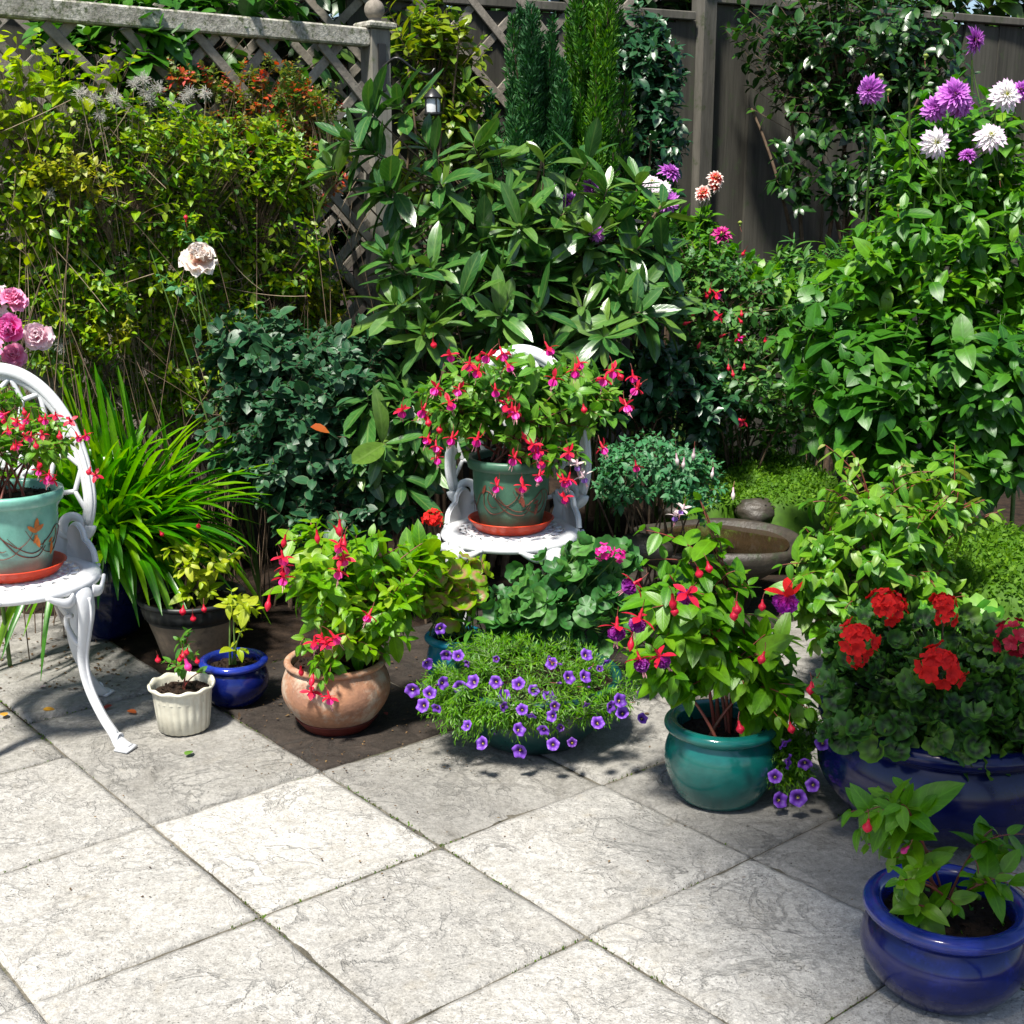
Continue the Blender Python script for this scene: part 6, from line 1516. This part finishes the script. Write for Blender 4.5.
t = bush('leafy_shrub', 'big leaved dark shrub poking over the left trellis rail', 'shrub', (at(160, 300, fY(160) + .25)[0], fY(160) + .25, 0),
     [(150, 10, fY(160) + .2, 70, 22, .1), (100, 60, fY(100) + .2, 90, 60, .08), (230, 0, fY(230) + .2, 60, 22, .1), (230, 120, fY(230) + .2, 100, 60, .08)], 150, 'broad', 'broad', .10, limbup=.7)

# ================================================================== FALLEN LEAVES
for i, (px, py, col, lab) in enumerate(((43, 709, (.62, .30, .02), 'yellow fallen leaf'), (4, 716, (.58, .30, .04), 'pale yellow fallen leaf'), (112, 705, (.34, .03, .02), 'dark red fallen leaf'), (128, 710, (.55, .12, .03), 'orange red fallen leaf'), (186, 755, (.10, .22, .02), 'green fallen leaf'), (46, 686, (.62, .42, .44), 'fallen pink petal'), (385, 712, (.30, .02, .02), 'crimson fallen petal'))):
    g = G(); p = gnd(px, py, .008); scatter(g, [LS['broad'][i % 3]], [[0, 0, 0]], [[math.cos(i * 1.9), math.sin(i * 1.9), .05]], [[.1 * rng.normal(), .1 * rng.normal(), 1]], .030 if i < 5 else .018)
    where = ['on the joint near the chair leg', 'at the left edge of the patio', 'left of the chair leg, darkest of the litter', 'just right of the darkest one', 'beside the chair foot', 'in the shade below the left chair', 'on the brown slab'][i]
    o = g.build('fallen_leaf' if 'leaf' in lab else 'fallen_petal', petalmat('litter_%d' % i, [(0, col), (1, tuple(x * .7 for x in col))], trans=.1)); o_loc(o, (0, 0, 0)); o.location = tuple(p)
    tag(o, lab + ' ' + where, 'leaf' if 'leaf' in lab else 'petal', 'fallen leaves')
g = G(); n = 420
px = np.concatenate([rng.uniform(-10, 130, n // 2), rng.uniform(230, 820, n // 2)]); py = np.concatenate([rng.uniform(635, 690, n // 2), rng.uniform(655, 720, n // 2)])
px = np.concatenate([px, rng.uniform(240, 480, 260), rng.uniform(0, 1000, 160)]); py = np.concatenate([py, rng.uniform(690, 775, 260), rng.uniform(740, 900, 160)]); n = len(px)
P = np.array([gnd(a, b, .005) for a, b in zip(px, py)])
scatter(g, LS['small'], P, rng.normal(size=(n, 3)) * [1, 1, .15], UP + rng.normal(size=(n, 3)) * .3, np.where(np.arange(n) < 420, rng.uniform(.006, .016, n), rng.uniform(.003, .008, n)))
tag(g.build('leaf_litter', leafmat('litter', [(.06, .035, .02), (.12, .07, .03), (.03, .02, .015), (.16, .10, .04)], .8, .1, 0)), kind='stuff')
# ================================================================== LIGHT, SKY, CAMERA
SUN_EL, SUN_AZ = 62.0, 208.0      # direction TO the sun, azimuth measured clockwise from +Y
EXPO, SUNP, SKYS = 1.12, 4.3, .072
a, e = math.radians(SUN_AZ), math.radians(SUN_EL)
sd = Vector((math.sin(a) * math.cos(e), math.cos(a) * math.cos(e), math.sin(e)))
# unseen broadleaf tree, added behind the viewpoint to shade the near right patio
def shade_tree():
    tgt = np.array([.85, 2.22, 0]); h = 3.2; p = tgt + np.array([sd.x, sd.y, sd.z]) * (h / sd.z)
    base = np.array([2.6, -1.6, 0.0]); t = thing('added_shade_tree', 'unseen tree added behind the viewpoint to shade the right of the patio', 'tree', base)
    gl, gs = G(), G(); n = 420
    tips = p + nrm(rng.normal(size=(n, 3))) * rng.random(n)[:, None] ** .4 * np.array([.85, .85, .35]) + np.array([.25, 0, 0])
    tips = tips[vnoise(tips[:, 0] * 4 + 30, tips[:, 1] * 4 + 30, 2) > .30]
    shrub(base + UP * .2, tips, None, None, nlimb=6, nodes=6, per=1, g_az=137.5, sp=.03, size=.09, gl=gl, gs=gs, tset=LS['camellia'], rad=.04, twig=.003, basej=.02, limbup=.8)
    tubes(gs, np.array([base, base + UP * 1.2, base + UP * 2.2 + np.array([-.1, 0, 0])]), np.array([.11, .09, .06]), 10)
    gl.build('crown', LM['far'], t); gs.build('trunk', M['bark'], t)
shade_tree()
w = bpy.data.worlds.new('World'); SC.world = w; w.use_nodes = True; nt = w.node_tree; nt.nodes.clear()
sky = nt.nodes.new('ShaderNodeTexSky'); sky.sky_type = 'NISHITA'; sky.sun_disc = False
sky.sun_elevation = e; sky.sun_rotation = a
bg = nt.nodes.new('ShaderNodeBackground'); bg.inputs[1].default_value = SKYS
ow = nt.nodes.new('ShaderNodeOutputWorld'); nt.links.new(sky.outputs[0], bg.inputs[0]); nt.links.new(bg.outputs[0], ow.inputs[0])
L = bpy.data.lights.new('sun', 'SUN'); L.energy = SUNP; L.angle = math.radians(6.0); L.color = (1.0, .955, .87)
lo = bpy.data.objects.new('sun', L); COL.objects.link(lo); lo.rotation_euler = sd.to_track_quat('Z', 'Y').to_euler(); lo.location = (0, 0, 6)
cam = bpy.data.cameras.new('camera'); cam.sensor_width = 36; cam.lens = F / 1024 * 36; cam.clip_start = .05; cam.clip_end = 300
co = bpy.data.objects.new('camera', cam); COL.objects.link(co); co.location = (0, 0, H); co.rotation_euler = (PI / 2 - PITCH, 0, 0); SC.camera = co
SC.view_settings.view_transform = 'Standard'; SC.view_settings.look = 'None'; SC.view_settings.exposure = EXPO; SC.view_settings.gamma = 1.0
SC.view_settings.use_curve_mapping = False
SC.cycles.max_bounces = 6; SC.cycles.transmission_bounces = 4; SC.cycles.diffuse_bounces = 3; SC.cycles.glossy_bounces = 2
SC.render.resolution_x = SC.render.resolution_y = 1024
